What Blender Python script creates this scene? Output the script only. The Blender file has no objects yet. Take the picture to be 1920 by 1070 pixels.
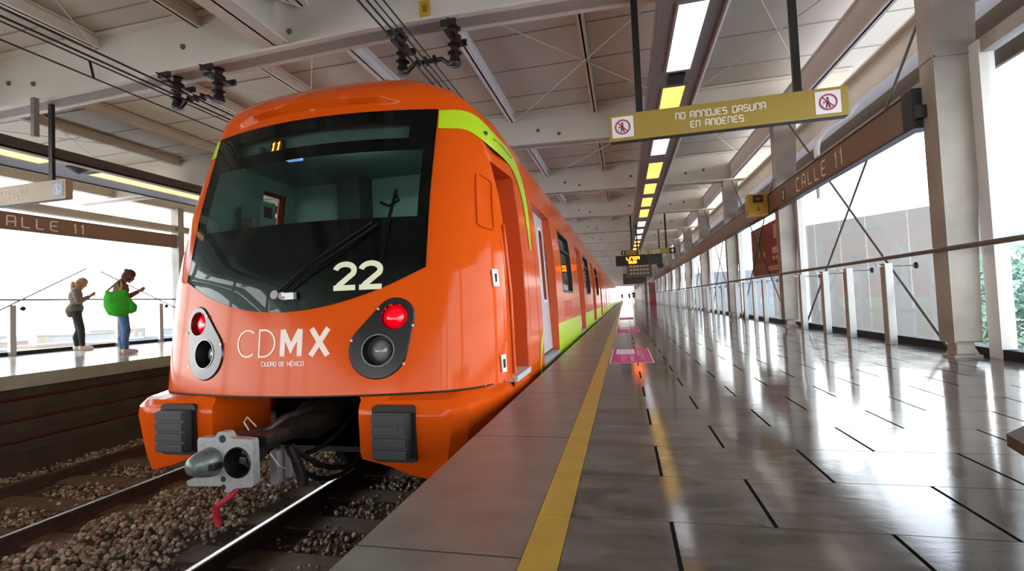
import bpy, bmesh, math, random
from mathutils import Vector, Matrix
import numpy as np
random.seed(7)
PI = math.pi
SC = bpy.context.scene
COL = SC.collection

# ------------------------------------------------------------------ camera
CAMZ = 0.62
f_px = 900.0
v1 = Vector((1170-960, 558-535, f_px)).normalized()          # along the platform
v2 = -Vector((-2950-960, 738-535, f_px))
v2 = (v2 - v1*v2.dot(v1)).normalized()                        # across the tracks
v3 = v2.cross(v1)
if v3.y > 0: v3 = -v3
cd = bpy.data.cameras.new('camera'); cam = bpy.data.objects.new('camera', cd); COL.objects.link(cam)
cd.sensor_width = 36; cd.sensor_fit = 'HORIZONTAL'; cd.lens = f_px/1920*36
cd.clip_start = 0.05; cd.clip_end = 2000
cx = Vector((v2.x, v1.x, v3.x)); cy = -Vector((v2.y, v1.y, v3.y)); cz = -Vector((v2.z, v1.z, v3.z))
cam.matrix_world = Matrix(((cx.x, cy.x, cz.x, 0), (cx.y, cy.y, cz.y, 0), (cx.z, cy.z, cz.z, CAMZ), (0, 0, 0, 1)))
SC.camera = cam

# ------------------------------------------------------------------ sky, sun, exposure
SC.view_settings.view_transform = 'Standard'
SC.view_settings.look = 'None'
SC.view_settings.gamma = 1.0
SC.view_settings.use_curve_mapping = False
SC.view_settings.exposure = 0.55
SKY_HORIZON = 6.0
wd = bpy.data.worlds.new('sky'); SC.world = wd; wd.use_nodes = True
nt = wd.node_tree; nt.nodes.clear()
o_ = nt.nodes.new('ShaderNodeOutputWorld'); bg = nt.nodes.new('ShaderNodeBackground')
tc = nt.nodes.new('ShaderNodeTexCoord'); sp = nt.nodes.new('ShaderNodeSeparateXYZ')
rp = nt.nodes.new('ShaderNodeValToRGB')
rp.color_ramp.elements[0].position = 0.10; rp.color_ramp.elements[0].color = (1, 0.99, 0.97, 1)
rp.color_ramp.elements[1].position = 0.75; rp.color_ramp.elements[1].color = (0.16, 0.26, 0.55, 1)
nt.links.new(tc.outputs['Generated'], sp.inputs[0]); nt.links.new(sp.outputs['Z'], rp.inputs[0])
nt.links.new(rp.outputs[0], bg.inputs['Color']); bg.inputs['Strength'].default_value = SKY_HORIZON
nt.links.new(bg.outputs[0], o_.inputs['Surface'])
sl = bpy.data.lights.new('sun', 'SUN'); sl.energy = 5.0; sl.angle = math.radians(2.0); sl.color = (1, 0.95, 0.86)
sun = bpy.data.objects.new('sun', sl); COL.objects.link(sun)
sun.rotation_euler = Vector((0.80, -0.22, -0.85)).to_track_quat('-Z', 'Y').to_euler()   # shines from beyond the far platform
sun.location = (-30, -10, 30)

# ------------------------------------------------------------------ helpers
def lin(h):
    h = h.lstrip('#'); c = [int(h[i:i+2], 16)/255 for i in (0, 2, 4)]
    return tuple(((x+0.055)/1.055)**2.4 if x > 0.04045 else x/12.92 for x in c) + (1,)
MATS = {}
def mat(name, col='#808080', rough=0.5, metal=0.0, emit=None, estr=0.0, coat=0.0, spec=0.5, noise=None, bump=None):
    if name in MATS: return MATS[name]
    m = bpy.data.materials.new(name); m.use_nodes = True
    n = m.node_tree; b = n.nodes['Principled BSDF']
    c = lin(col) if isinstance(col, str) else col
    b.inputs['Base Color'].default_value = c; b.inputs['Roughness'].default_value = rough
    b.inputs['Metallic'].default_value = metal; b.inputs['Specular IOR Level'].default_value = spec
    b.inputs['Coat Weight'].default_value = coat; b.inputs['Coat Roughness'].default_value = 0.04
    if emit:
        b.inputs['Emission Color'].default_value = lin(emit); b.inputs['Emission Strength'].default_value = estr
    if noise:                                     # (scale, second colour, amount)
        t = n.nodes.new('ShaderNodeTexCoord'); z = n.nodes.new('ShaderNodeTexNoise'); z.inputs['Scale'].default_value = noise[0]
        z.inputs['Detail'].default_value = 6
        r = n.nodes.new('ShaderNodeValToRGB'); r.color_ramp.elements[0].position = 0.35; r.color_ramp.elements[1].position = 0.72
        r.color_ramp.elements[0].color = c
        c2 = lin(noise[1]); a = noise[2]
        r.color_ramp.elements[1].color = tuple(c[i]*(1-a)+c2[i]*a for i in range(3)) + (1,)
        n.links.new(t.outputs['Object'], z.inputs['Vector']); n.links.new(z.outputs['Fac'], r.inputs[0])
        n.links.new(r.outputs[0], b.inputs['Base Color'])
    if bump:
        t = n.nodes.new('ShaderNodeTexCoord'); z = n.nodes.new('ShaderNodeTexNoise'); z.inputs['Scale'].default_value = bump[0]
        u = n.nodes.new('ShaderNodeBump'); u.inputs['Strength'].default_value = bump[1]; u.inputs['Distance'].default_value = 0.02
        n.links.new(t.outputs['Object'], z.inputs['Vector']); n.links.new(z.outputs['Fac'], u.inputs['Height'])
        n.links.new(u.outputs[0], b.inputs['Normal'])
    MATS[name] = m; return m
def glass(name, tint, rough=0.0, ior=1.45):
    m = bpy.data.materials.new(name); m.use_nodes = True; n = m.node_tree; n.nodes.clear()
    o = n.nodes.new('ShaderNodeOutputMaterial'); mx = n.nodes.new('ShaderNodeMixShader'); lw = n.nodes.new('ShaderNodeLayerWeight'); lw.inputs['Blend'].default_value = 0.5
    pw = n.nodes.new('ShaderNodeMath'); pw.operation = 'POWER'; pw.inputs[1].default_value = 5.0
    fr = n.nodes.new('ShaderNodeMath'); fr.operation = 'MULTIPLY_ADD'; f0 = ((ior-1)/(ior+1))**2; fr.inputs[1].default_value = 0.9-f0; fr.inputs[2].default_value = f0
    n.links.new(lw.outputs['Facing'], pw.inputs[0]); n.links.new(pw.outputs[0], fr.inputs[0])
    tr = n.nodes.new('ShaderNodeBsdfTransparent'); gl = n.nodes.new('ShaderNodeBsdfGlossy')
    tr.inputs['Color'].default_value = tint + (1,); gl.inputs['Roughness'].default_value = rough
    n.links.new(fr.outputs[0], mx.inputs[0]); n.links.new(tr.outputs[0], mx.inputs[1]); n.links.new(gl.outputs[0], mx.inputs[2])
    n.links.new(mx.outputs[0], o.inputs['Surface']); MATS[name] = m; return m

class MB:
    """collects shapes; build() links them as one mesh object"""
    def __init__(s): s.v = []; s.f = []; s.m = []
    def add(s, vs, fs, mi=0):
        k = len(s.v); s.v += [tuple(p) for p in vs]
        s.f += [tuple(i+k for i in q) for q in fs]; s.m += [mi]*len(fs); return s
    def box(s, x0, x1, y0, y1, z0, z1, mi=0, bev=0.0):
        if bev > 0:
            bm = bmesh.new(); bmesh.ops.create_cube(bm, size=1)
            for v in bm.verts:
                v.co = Vector(((x0+x1)/2+v.co.x*(x1-x0), (y0+y1)/2+v.co.y*(y1-y0), (z0+z1)/2+v.co.z*(z1-z0)))
            bmesh.ops.bevel(bm, geom=bm.edges[:], offset=bev, segments=2, affect='EDGES', profile=0.7)
            return s.bm(bm, mi)
        return s.add([(x0,y0,z0),(x1,y0,z0),(x1,y1,z0),(x0,y1,z0),(x0,y0,z1),(x1,y0,z1),(x1,y1,z1),(x0,y1,z1)],
              [(0,3,2,1),(4,5,6,7),(0,1,5,4),(1,2,6,5),(2,3,7,6),(3,0,4,7)], mi)
    def bm(s, bm, mi=0):
        bm.verts.index_update()
        s.add([v.co[:] for v in bm.verts], [[v.index for v in q.verts] for q in bm.faces], mi); bm.free(); return s
    def tube(s, pts, r, n=10, mi=0, caps=True):
        pts = [Vector(p) for p in pts]; rs = r if isinstance(r, (list, tuple)) else [r]*len(pts)
        ring = []; up = None
        for i, p in enumerate(pts):
            t = (pts[min(i+1, len(pts)-1)] - pts[max(i-1, 0)]).normalized()
            if up is None: up = Vector((0,0,1)) if abs(t.z) < 0.9 else Vector((1,0,0))
            a = t.cross(up)
            if a.length < 1e-5: a = t.cross(Vector((0,1,0.01)))
            a.normalize(); b = a.cross(t).normalized(); up = b
            ring.append([p + (a*math.cos(2*PI*k/n) + b*math.sin(2*PI*k/n))*rs[i] for k in range(n)])
        vs = [q for rr in ring for q in rr]; fs = []
        for i in range(len(pts)-1):
            for k in range(n): fs.append((i*n+k, i*n+(k+1) % n, (i+1)*n+(k+1) % n, (i+1)*n+k))
        if caps: fs += [tuple(range(n))[::-1], tuple((len(pts)-1)*n+k for k in range(n))]
        return s.add(vs, fs, mi)
    def lathe(s, prof, org, axis=(0,0,1), n=20, mi=0):
        """prof: (radius, height) list along axis from org"""
        ax = Vector(axis).normalized(); q = Vector((0,0,1)).rotation_difference(ax); org = Vector(org)
        vs = [org + q @ Vector((r*math.cos(2*PI*k/n), r*math.sin(2*PI*k/n), h)) for r, h in prof for k in range(n)]
        fs = []
        for i in range(len(prof)-1):
            for k in range(n): fs.append((i*n+k, i*n+(k+1) % n, (i+1)*n+(k+1) % n, (i+1)*n+k))
        return s.add(vs, fs, mi)
    def prism(s, poly, fn, d0, d1, mi=0):
        """poly: 2-D loop; fn(a,b,d) -> point; extruded from d0 to d1"""
        n = len(poly); vs = [fn(a, b, d0) for a, b in poly] + [fn(a, b, d1) for a, b in poly]
        fs = [tuple(range(n))[::-1], tuple(range(n, 2*n))] + [(i, (i+1) % n, n+(i+1) % n, n+i) for i in range(n)]
        return s.add(vs, fs, mi)
    def bar(s, p, q, w, h, mi=0):
        p, q = Vector(p), Vector(q); t = (q-p).normalized(); up = Vector((0,0,1)) if abs(t.z) < 0.95 else Vector((0,1,0))
        a = t.cross(up).normalized()*w/2; b = a.cross(t).normalized()*h/2
        vs = [p-a-b, p+a-b, p+a+b, p-a+b, q-a-b, q+a-b, q+a+b, q-a+b]
        return s.add(vs, [(0,3,2,1),(4,5,6,7),(0,1,5,4),(1,2,6,5),(2,3,7,6),(3,0,4,7)], mi)
    def build(s, name, mats, parent=None, smooth=False, fix=True):
        me = bpy.data.meshes.new(name); me.from_pydata(s.v, [], s.f)
        for m in (mats if isinstance(mats, (list, tuple)) else [mats]): me.materials.append(m)
        me.polygons.foreach_set('material_index', s.m)
        if fix:
            bm = bmesh.new(); bm.from_mesh(me); bmesh.ops.recalc_face_normals(bm, faces=bm.faces[:]); bm.to_mesh(me); bm.free()
        if smooth:
            me.shade_smooth()
            try: me.set_sharp_from_angle(angle=math.radians(smooth if smooth is not True else 35))
            except Exception: pass
        o = bpy.data.objects.new(name, me); COL.objects.link(o)
        if parent: o.parent = parent; o.matrix_parent_inverse = parent.matrix_world.inverted()
        return o
def tag(o, label=None, cat=None, group=None, kind=None):
    if label: o['label'] = label
    if cat: o['category'] = cat
    if group: o['group'] = group
    if kind: o['kind'] = kind
    return o
def thing(name, loc, label, cat, group=None):
    e = bpy.data.objects.new(name, None); e.empty_display_size = 0.1; COL.objects.link(e); e.location = loc
    e.matrix_world = Matrix.Translation(Vector(loc)); return tag(e, label, cat, group)
def struct(name, mb, m, smooth=False, parent=None):
    o = mb.build(name, m, parent, smooth)
    if not parent: o['kind'] = 'structure'
    return o
def copy_tree(root, loc):
    r = root.copy(); COL.objects.link(r); r.location = loc
    for ch in list(root.children):
        c = ch.copy(); COL.objects.link(c); c.parent = r; c.matrix_parent_inverse = ch.matrix_parent_inverse.copy()
        for g in list(ch.children):
            d = g.copy(); COL.objects.link(d); d.parent = c; d.matrix_parent_inverse = g.matrix_parent_inverse.copy()
    return r
def fill2d(loops):
    """triangulates an outer loop with holes; returns 2-D verts and triangles"""
    bm = bmesh.new(); es = []
    for lp in loops:
        vs = [bm.verts.new((a, b, 0)) for a, b in lp]
        es += [bm.edges.new((vs[i], vs[(i+1) % len(vs)])) for i in range(len(vs))]
    bmesh.ops.triangle_fill(bm, use_beauty=True, use_dissolve=False, edges=es, normal=(0,0,1))
    bm.verts.index_update()
    v = [(p.co.x, p.co.y) for p in bm.verts]; f = [[q.index for q in t.verts] for t in bm.faces]; bm.free(); return v, f
def circle(cx_, cy_, r, n=32, rx=None): return [(cx_+(rx or r)*math.cos(2*PI*k/n), cy_+r*math.sin(2*PI*k/n)) for k in range(n)]

# ------------------------------------------------------------------ lettering made of strokes
def rnd(pts, r=0.16, closed=False, n=4):
    """polyline with rounded corners"""
    out = []; N = len(pts)
    for i, p in enumerate(pts):
        if not closed and i in (0, N-1): out.append(p); continue
        a = Vector(pts[i-1]); b = Vector(p); c = Vector(pts[(i+1) % N])
        d1 = (a-b); d2 = (c-b); rr = min(r, d1.length*0.48, d2.length*0.48)
        s0 = b + d1.normalized()*rr; s1 = b + d2.normalized()*rr
        for k in range(n+1):
            t = k/n; q = s0*(1-t)**2 + b*2*t*(1-t) + s1*t*t; out.append((q.x, q.y))
    if closed: out.append(out[0])
    return out
def arc(cx_, cy_, rx, ry, a0, a1, n=14): return [(cx_+rx*math.cos(math.radians(a0+(a1-a0)*k/n)), cy_+ry*math.sin(math.radians(a0+(a1-a0)*k/n))) for k in range(n+1)]
R_ = 0.68
GL = {
 'N': ([rnd([(0,0),(0,1),(R_,1),(R_,0)])], R_), 'O': ([rnd([(0,0),(0,1),(R_,1),(R_,0)], closed=True)], R_),
 'A': ([rnd([(0,0),(0,1),(R_,1),(R_,0)]), [(0,.42),(R_,.42)]], R_),
 'R': ([rnd([(0,0),(0,1),(R_,1),(R_,.45),(.02,.45)]), rnd([(.3,.45),(R_,.45),(R_,0)])], R_),
 'J': ([rnd([(R_*.8,1),(R_*.8,0),(0,0),(0,.25)])], R_*.8), 'E': ([rnd([(R_,1),(0,1),(0,0),(R_,0)], .3), [(0,.5),(R_*.85,.5)]], R_),
 'S': ([rnd([(R_,1),(0,1),(0,.52),(R_,.52),(R_,0),(0,0)])], R_),
 'B': ([rnd([(0,.52),(R_*.9,.52),(R_*.9,1),(0,1),(0,0),(R_,0),(R_,.52),(R_*.5,.52)])], R_),
 'U': ([rnd([(0,1),(0,0),(R_,0),(R_,1)])], R_), 'D': ([rnd([(0,0),(0,1),(R_,1),(R_,0)], .3, closed=True)], R_),
 'C': ([rnd([(R_,1),(0,1),(0,0),(R_,0)], .25)], R_), 'L': ([rnd([(0,1),(0,0),(R_*.95,0)])], R_), 'I': ([[(0,0),(0,1)]], 0.05),
 '1': ([[(0,.78),(.16,1),(.16,0)]], .2), 'M': ([[(0,0),(0,1),(.4,.35),(.8,1),(.8,0)]], .8), 'X': ([[(0,0),(.7,1)], [(0,1),(.7,0)]], .7),
 'É': ([[(R_,1),(0,1),(0,0),(R_,0)], [(0,.5),(R_*.85,.5)], [(.25,1.15),(.45,1.32)]], R_), ' ': ([], .42),
}
def ribbon(mb, pts, w, fn, d0, d1, sub=0.03, mi=0):
    P = [Vector(p) for p in pts]
    if (P[0]-P[-1]).length < 1e-6 and len(P) > 2: closed = True; P = P[:-1]
    else: closed = False
    Q = []
    n = len(P)
    for i in range(n if closed else n-1):
        a, b = P[i], P[(i+1) % n]; k = max(1, int((b-a).length/sub))
        Q += [a.lerp(b, j/k) for j in range(k)]
    if not closed: Q.append(P[-1])
    n = len(Q); L = []; Rr = []
    for i in range(n):
        a = Q[i-1] if (closed or i > 0) else None; c = Q[(i+1) % n] if (closed or i < n-1) else None
        t1 = (Q[i]-a).normalized() if a is not None else None; t2 = (c-Q[i]).normalized() if c is not None else None
        if t1 is None: t1 = t2
        if t2 is None: t2 = t1
        n1 = Vector((-t1.y, t1.x)); n2 = Vector((-t2.y, t2.x)); m = (n1+n2)
        m = n1 if m.length < 1e-4 else m.normalized(); s = min(1/max(m.dot(n1), 0.4), 2.2)
        L.append(Q[i]+m*w/2*s); Rr.append(Q[i]-m*w/2*s)
    vs = [fn(p.x, p.y, d1) for p in L]+[fn(p.x, p.y, d1) for p in Rr]+[fn(p.x, p.y, d0) for p in L]+[fn(p.x, p.y, d0) for p in Rr]
    fs = []
    for i in range(n if closed else n-1):
        j = (i+1) % n
        fs += [(i, n+i, n+j, j), (i, j, 2*n+j, 2*n+i), (n+i, 3*n+i, 3*n+j, n+j)]
    if not closed: fs += [(0, 2*n, 3*n, n), (n-1, 2*n-1, 4*n-1, 3*n-1)]
    mb.add(vs, fs, mi)
def text(mb, s, h, w, fn, x0=0, y0=0, gap=0.24, align='left', d0=0.0, d1=0.003, asp=1.0, mi=0):
    tot = sum(GL[c][1]*asp+gap for c in s)*h - gap*h
    x = x0 - (tot/2 if align == 'center' else tot if align == 'right' else 0)
    for c in s:
        st, gw = GL[c]
        for p in st: ribbon(mb, [(x+a*h*asp, y0+b*h) for a, b in p], w, fn, d0, d1, mi=mi)
        x += (gw*asp+gap)*h
    return tot

def words(s, h, w, fn, x0, z, gap, parent, m, align='left', asp=1.0, name='lettering'):
    wd = lambda q: sum(GL[c][1]*asp+gap for c in q)*h
    x = x0 - ((wd(s)-gap*h)/2 if align == 'center' else 0)
    for q in s.split(' '):
        b = MB(); text(b, q, h, w, fn, x, z, gap=gap, asp=asp); b.build(name, m, parent); x += wd(q+' ')
# ------------------------------------------------------------------ materials
ORANGE = mat('orange_paint', (0.66, 0.082, 0.0045, 1), 0.12, coat=0.0, spec=0.15)
LIME = mat('lime_paint', (0.46, 0.66, 0.012, 1), 0.3, coat=0.3)
WHITE_STEEL = mat('cream_steel', '#e2d9c7', 0.55, noise=(1.3, '#cabfac', 0.6))
COLSTEEL = mat('column_steel', '#a89e92', 0.55, noise=(2.2, '#776e64', 0.7))
CEIL = mat('roof_sheet', '#d6ccb9', 0.6, noise=(0.5, '#c0b6a3', 0.8))
BLACK = mat('black_metal', '#17120f', 0.45)
DARK = mat('dark_grey', '#26272a', 0.5)
RUBBER = mat('rubber', '#34363a', 0.55)
STEEL = mat('grey_steel', '#9b9a98', 0.38, metal=0.6)
ALU = mat('cast_aluminium', '#a9aaab', 0.42, metal=0.35, noise=(30, '#8a8b8d', 0.5))
SILVER = mat('silver_leaf', '#c4c5c8', 0.32, metal=0.35)
BROWN = mat('brown_sign', '#7a5c42', 0.45)
OCHRE = mat('ochre_sign', '#a58a3c', 0.42)
CREAM = mat('cream_letters', '#efe3cf', 0.5)
BRIGHTW = mat('bright_white', '#efece8', 0.5)
MAGENTA = mat('magenta', '#b8256e', 0.4)
RED = mat('red_paint', '#b3262b', 0.45)
DGLASS = mat('dark_window', '#1c2623', 0.05, spec=0.8)
BLKGLOSS = mat('black_gloss', '#0a0a0b', 0.08, spec=0.6)

# platform floor: staggered stone tiles
def tile_mat():
    m = bpy.data.materials.new('stone_tiles'); m.use_nodes = True; n = m.node_tree; b = n.nodes['Principled BSDF']
    t = n.nodes.new('ShaderNodeTexCoord'); s = n.nodes.new('ShaderNodeSeparateXYZ'); n.links.new(t.outputs['Object'], s.inputs[0])
    def M(op, a, b_=None, c=None):
        k = n.nodes.new('ShaderNodeMath'); k.operation = op
        for i, q in enumerate((a, b_, c)):
            if q is None: continue
            if isinstance(q, (int, float)): k.inputs[i].default_value = q
            else: n.links.new(q, k.inputs[i])
        return k.outputs[0]
    X, Y = s.outputs['X'], s.outputs['Y']
    ry = M('DIVIDE', M('SUBTRACT', Y, 1.40), 0.345); row = M('FLOOR', ry)
    fy = M('FRACT', ry); par = M('MODULO', M('ADD', row, 1000.0), 2.0)
    rx = M('ADD', M('DIVIDE', M('SUBTRACT', X, 0.36), 0.53), M('MULTIPLY', par, 0.5))
    colm = M('FLOOR', rx); fx = M('FRACT', rx)
    dx = M('MULTIPLY', M('MINIMUM', fx, M('SUBTRACT', 1.0, fx)), 0.53)
    dy = M('MULTIPLY', M('MINIMUM', fy, M('SUBTRACT', 1.0, fy)), 0.345)
    jx = M('MULTIPLY', M('LESS_THAN', dx, 0.0055), M('GREATER_THAN', X, -0.1)); jy = M('LESS_THAN', dy, 0.0016)
    cmb = n.nodes.new('ShaderNodeCombineXYZ'); n.links.new(row, cmb.inputs[0]); n.links.new(colm, cmb.inputs[1])
    wn = n.nodes.new('ShaderNodeTexWhiteNoise'); wn.noise_dimensions = '2D'; n.links.new(cmb.outputs[0], wn.inputs['Vector'])
    nz = n.nodes.new('ShaderNodeTexNoise'); nz.inputs['Scale'].default_value = 7; nz.inputs['Detail'].default_value = 8; nz.inputs['Distortion'].default_value = 0.6
    mp = n.nodes.new('ShaderNodeMapping'); mp.inputs['Scale'].default_value = (0.7, 1.6, 1)
    n.links.new(t.outputs['Object'], mp.inputs[0]); n.links.new(mp.outputs[0], nz.inputs['Vector'])
    rp = n.nodes.new('ShaderNodeValToRGB'); rp.color_ramp.elements[0].position = 0.3; rp.color_ramp.elements[1].position = 0.78
    rp.color_ramp.elements[0].color = lin('#4a433d'); rp.color_ramp.elements[1].color = lin('#776d63')
    n.links.new(nz.outputs['Fac'], rp.inputs[0])
    hsv = n.nodes.new('ShaderNodeHueSaturation'); n.links.new(rp.outputs[0], hsv.inputs['Color'])
    n.links.new(M('ADD', 0.82, M('MULTIPLY', wn.outputs['Value'], 0.3)), hsv.inputs['Value'])
    mx = n.nodes.new('ShaderNodeMix'); mx.data_type = 'RGBA'; n.links.new(M('MAXIMUM', jx, M('MULTIPLY', jy, 0.7)), mx.inputs['Factor'])
    n.links.new(hsv.outputs[0], mx.inputs['A']); mx.inputs['B'].default_value = lin('#211e1c')
    n.links.new(mx.outputs['Result'], b.inputs['Base Color']); n.links.new(M('MULTIPLY', 0.95, M('SUBTRACT', 1.0, M('MAXIMUM', jx, jy))), b.inputs['Specular IOR Level'])
    n2 = n.nodes.new('ShaderNodeTexNoise'); n2.inputs['Scale'].default_value = 3.5; n2.inputs['Detail'].default_value = 6
    n.links.new(t.outputs['Object'], n2.inputs['Vector'])
    n.links.new(M('ADD', M('ADD', 0.04, M('MULTIPLY', n2.outputs['Fac'], 0.14)), M('MULTIPLY', jx, 0.5)), b.inputs['Roughness'])
    bp = n.nodes.new('ShaderNodeBump'); bp.inputs['Strength'].default_value = 0.05; bp.inputs['Distance'].default_value = 0.01
    n.links.new(nz.outputs['Fac'], bp.inputs['Height']); n.links.new(bp.outputs[0], b.inputs['Normal'])
    return m
TILES = tile_mat()
EDGE = mat('edge_stone', '#66625c', 0.32, noise=(6, '#7d7870', 0.8), bump=(18, 0.08))
YELLOW = mat('yellow_tile', '#b8963f', 0.3, noise=(9, '#a58238', 0.8))
CONC = mat('dark_concrete', '#57493d', 0.8, noise=(5, '#40362e', 0.8), bump=(20, 0.3))
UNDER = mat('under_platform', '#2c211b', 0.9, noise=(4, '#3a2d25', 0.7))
RAILTOP = mat('polished_rail', '#d8d8d8', 0.25, metal=0.9)
RUST = mat('rail_rust', '#4b342a', 0.75, noise=(12, '#33251f', 0.8))
SLEEPER = mat('sleeper_concrete', '#7a6552', 0.85, noise=(8, '#5f4d40', 0.8))
PIERC = mat('pale_plaster', '#e8e4dd', 0.8)

YEND = 135.0
YB = -75.0
BAYY = 4.3
BAYS = [4.83+BAYY*k for k in range(-15, 30)]
K0 = 15                                   # index of the nearest column's bay
# ------------------------------------------------------------------ setting: platforms, track bed, roof
struct('floor', MB().box(-0.18, 3.25, YB, YEND, -0.3, 0.0), TILES)
b = MB(); b.box(-0.72, -0.275, YB, YEND, -0.16, 0.0)
eo = struct('trim_1', b, EDGE)
b = MB()
y = 1.5 - 0.69*8
while y < 40:
    b.box(-0.721, -0.275, y-0.0022, y+0.0022, -0.1, 0.0006); y += 0.69*1.5
tag(b.build('edge_joint', mat('joint_dark', '#2a2623', 0.8), eo), None)
yy = 1.40-0.345*16; b = MB(); gb = MB()
while yy < YEND:
    b.box(-0.2735, -0.1815, yy+0.0012, min(yy+0.345, YEND)-0.0012, -0.05, 0.001, bev=0); yy += 0.345
st = b.build('yellow_safety_line', YELLOW); tag(st, 'yellow tile safety line running along the near platform edge', 'floor line')
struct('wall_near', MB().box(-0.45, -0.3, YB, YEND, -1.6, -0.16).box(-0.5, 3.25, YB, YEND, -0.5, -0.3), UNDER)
b = MB(); b.box(-12.2, -7.3, YB, YEND, -0.17, 0.0)
struct('floor_far', b, mat('far_stone', '#a39b93', 0.16, noise=(4, '#8d857d', 0.8)))
b = MB(); b.box(-12.2, -7.45, YB, YEND, -1.7, -0.17)
for z in (-0.36, -0.62, -0.88): b.box(-7.46, -7.40, YB, YEND, z-0.09, z+0.03)
struct('wall_far', b, mat('far_wall', '#4a3d33', 0.85, noise=(3, '#33291f', 0.8)))
for k, z in enumerate((-0.31, -0.57, -0.83)):
    c = MB().tube([(-7.43, yq, z) for yq in (-12, 20, 60, YEND)], 0.018, 8).build('cable', mat('dark_red_cable', '#4d1512', 0.6), smooth=True)
    tag(c, ('topmost', 'middle', 'lowest')[k]+' dark red cable along the wall under the far platform', 'cable', 'cables under the far platform')
struct('ground_far', MB().box(-400, 400, -200, 600, -8.2, -8.0), mat('pale_ground', '#d9d4c8', 0.9, noise=(0.05, '#c3bfb4', 0.8)))
b = MB(); b.box(-7.6, -0.3, YB, YEND, -1.9, -1.235)
struct('ground_trackbed', b, mat('ballast_base', '#5e5045', 0.95, noise=(40, '#3a312b', 1.0), bump=(40, 0.8)))

# roof sheeting, cross beams, purlins
b = MB(); b.box(-13.2, 4.6, YB, YEND+3, 4.30, 4.36)
y = YB
while y < YEND: b.box(-13.2, 4.6, y, y+0.012, 4.288, 4.301, 1); y += 0.98
struct('ceiling', b, [CEIL, mat('sheet_joint', '#a5988a', 0.7)])
for k, y in enumerate(BAYS):
    b = MB()
    prof = [(-13.0, 3.50), (-8.0, 3.54), (-2.6, 3.67), (2.6, 3.54), (3.3, 3.56), (3.9, 3.85), (3.9, 4.05)]
    poly = prof + [(x, 4.29) for x in (3.9, -13.0)]
    fn = lambda a, c, d, y=y: (a, y+d, c)
    b.prism(poly, fn, -0.09, 0.09)
    for (xa, za), (xb, zb) in zip(prof[:-2], prof[1:-1]):     # bottom flange
        b.add([(xa, y-0.16, za), (xb, y-0.16, zb), (xb, y+0.16, zb), (xa, y+0.16, za), (xa, y-0.16, za+0.03), (xb, y-0.16, zb+0.03), (xb, y+0.16, zb+0.03), (xa, y+0.16, za+0.03)],
              [(0,3,2,1),(4,5,6,7),(0,1,5,4),(1,2,6,5),(2,3,7,6),(3,0,4,7)])
    b.box(-13, 3.9, y-0.16, y+0.16, 4.25, 4.289)
    if K0-2 < k < K0+10:
        for x in (-8.0, -7.55, -5.1, -4.0, -3.6, -1.45, -1.05, 0.35, 0.7, 1.75, 2.2):
            b.lathe([(0.0, 0.02), (0.028, 0.02), (0.034, 0.0)], (x, y-0.092, 3.86+0.07*math.sin(x*7)), (0, -1, 0), 14, 1)
    struct('beam', b, [WHITE_STEEL, mat('bolt_grey', '#6e645c', 0.6)])
def ibeam(x, y0, y1, zb, zt, w, t=0.025, m=WHITE_STEEL, name='purlin'):
    b = MB(); b.box(x-w/2, x+w/2, y0, y1, zb, zb+t); b.box(x-w/2, x+w/2, y0, y1, zt-t, zt); b.box(x-t/2, x+t/2, y0, y1, zb, zt)
    return struct(name, b, m)
for x in (-12.4, -9.9, -8.45, -6.45, -4.88, -0.36, 1.15): ibeam(x, YB, YEND, 4.12, 4.29, 0.10)
for x, w in ((-3.42, 0.17), (-1.94, 0.13)): ibeam(x, YB, YEND, 4.12, 4.29, w, m=BRIGHTW)
ibeam(-3.75, -6, 4.67, 3.68, 4.29, 0.34, name='beam_longitudinal')
ibeam(2.87, YB, YEND, 3.58, 4.0, 0.10, name='beam_eave', m=BRIGHTW); ibeam(3.22, YB, YEND, 3.065, 3.48, 0.20, name='beam_eave')  # inner eave beam coloured white to look lit from outside
struct('beam_flange', MB().box(3.12, 3.32, YB, YEND, 3.05, 3.064), BRIGHTW)  # white strip paints the outside light caught by the flange
ibeam(-11.8, YB, YEND, 2.92, 3.1, 0.18, name='beam_eave'); ibeam(-11.9, YB, YEND, 3.55, 3.95, 0.18, name='beam_eave')
# thin roof bracing rods
for k in range(K0-1, K0+4):
    y = BAYS[k]
    for (xa, xb) in ((-1.94, 1.15), (1.15, 3.2), (-6.45, -3.42), (-11.8, -8.45)):
        for j, (p, q) in enumerate((((xa, y+0.1, 4.1), (xb, y+4.2, 4.1)), ((xb, y+0.1, 4.09), (xa, y+4.2, 4.09)))):
            o = MB().tube([p, q], 0.008, 6).build('roof_tie_rod', WHITE_STEEL)
            tag(o, 'thin cream tie rod crossing diagonally under the roof sheets', 'rod', 'roof tie rods')

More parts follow.
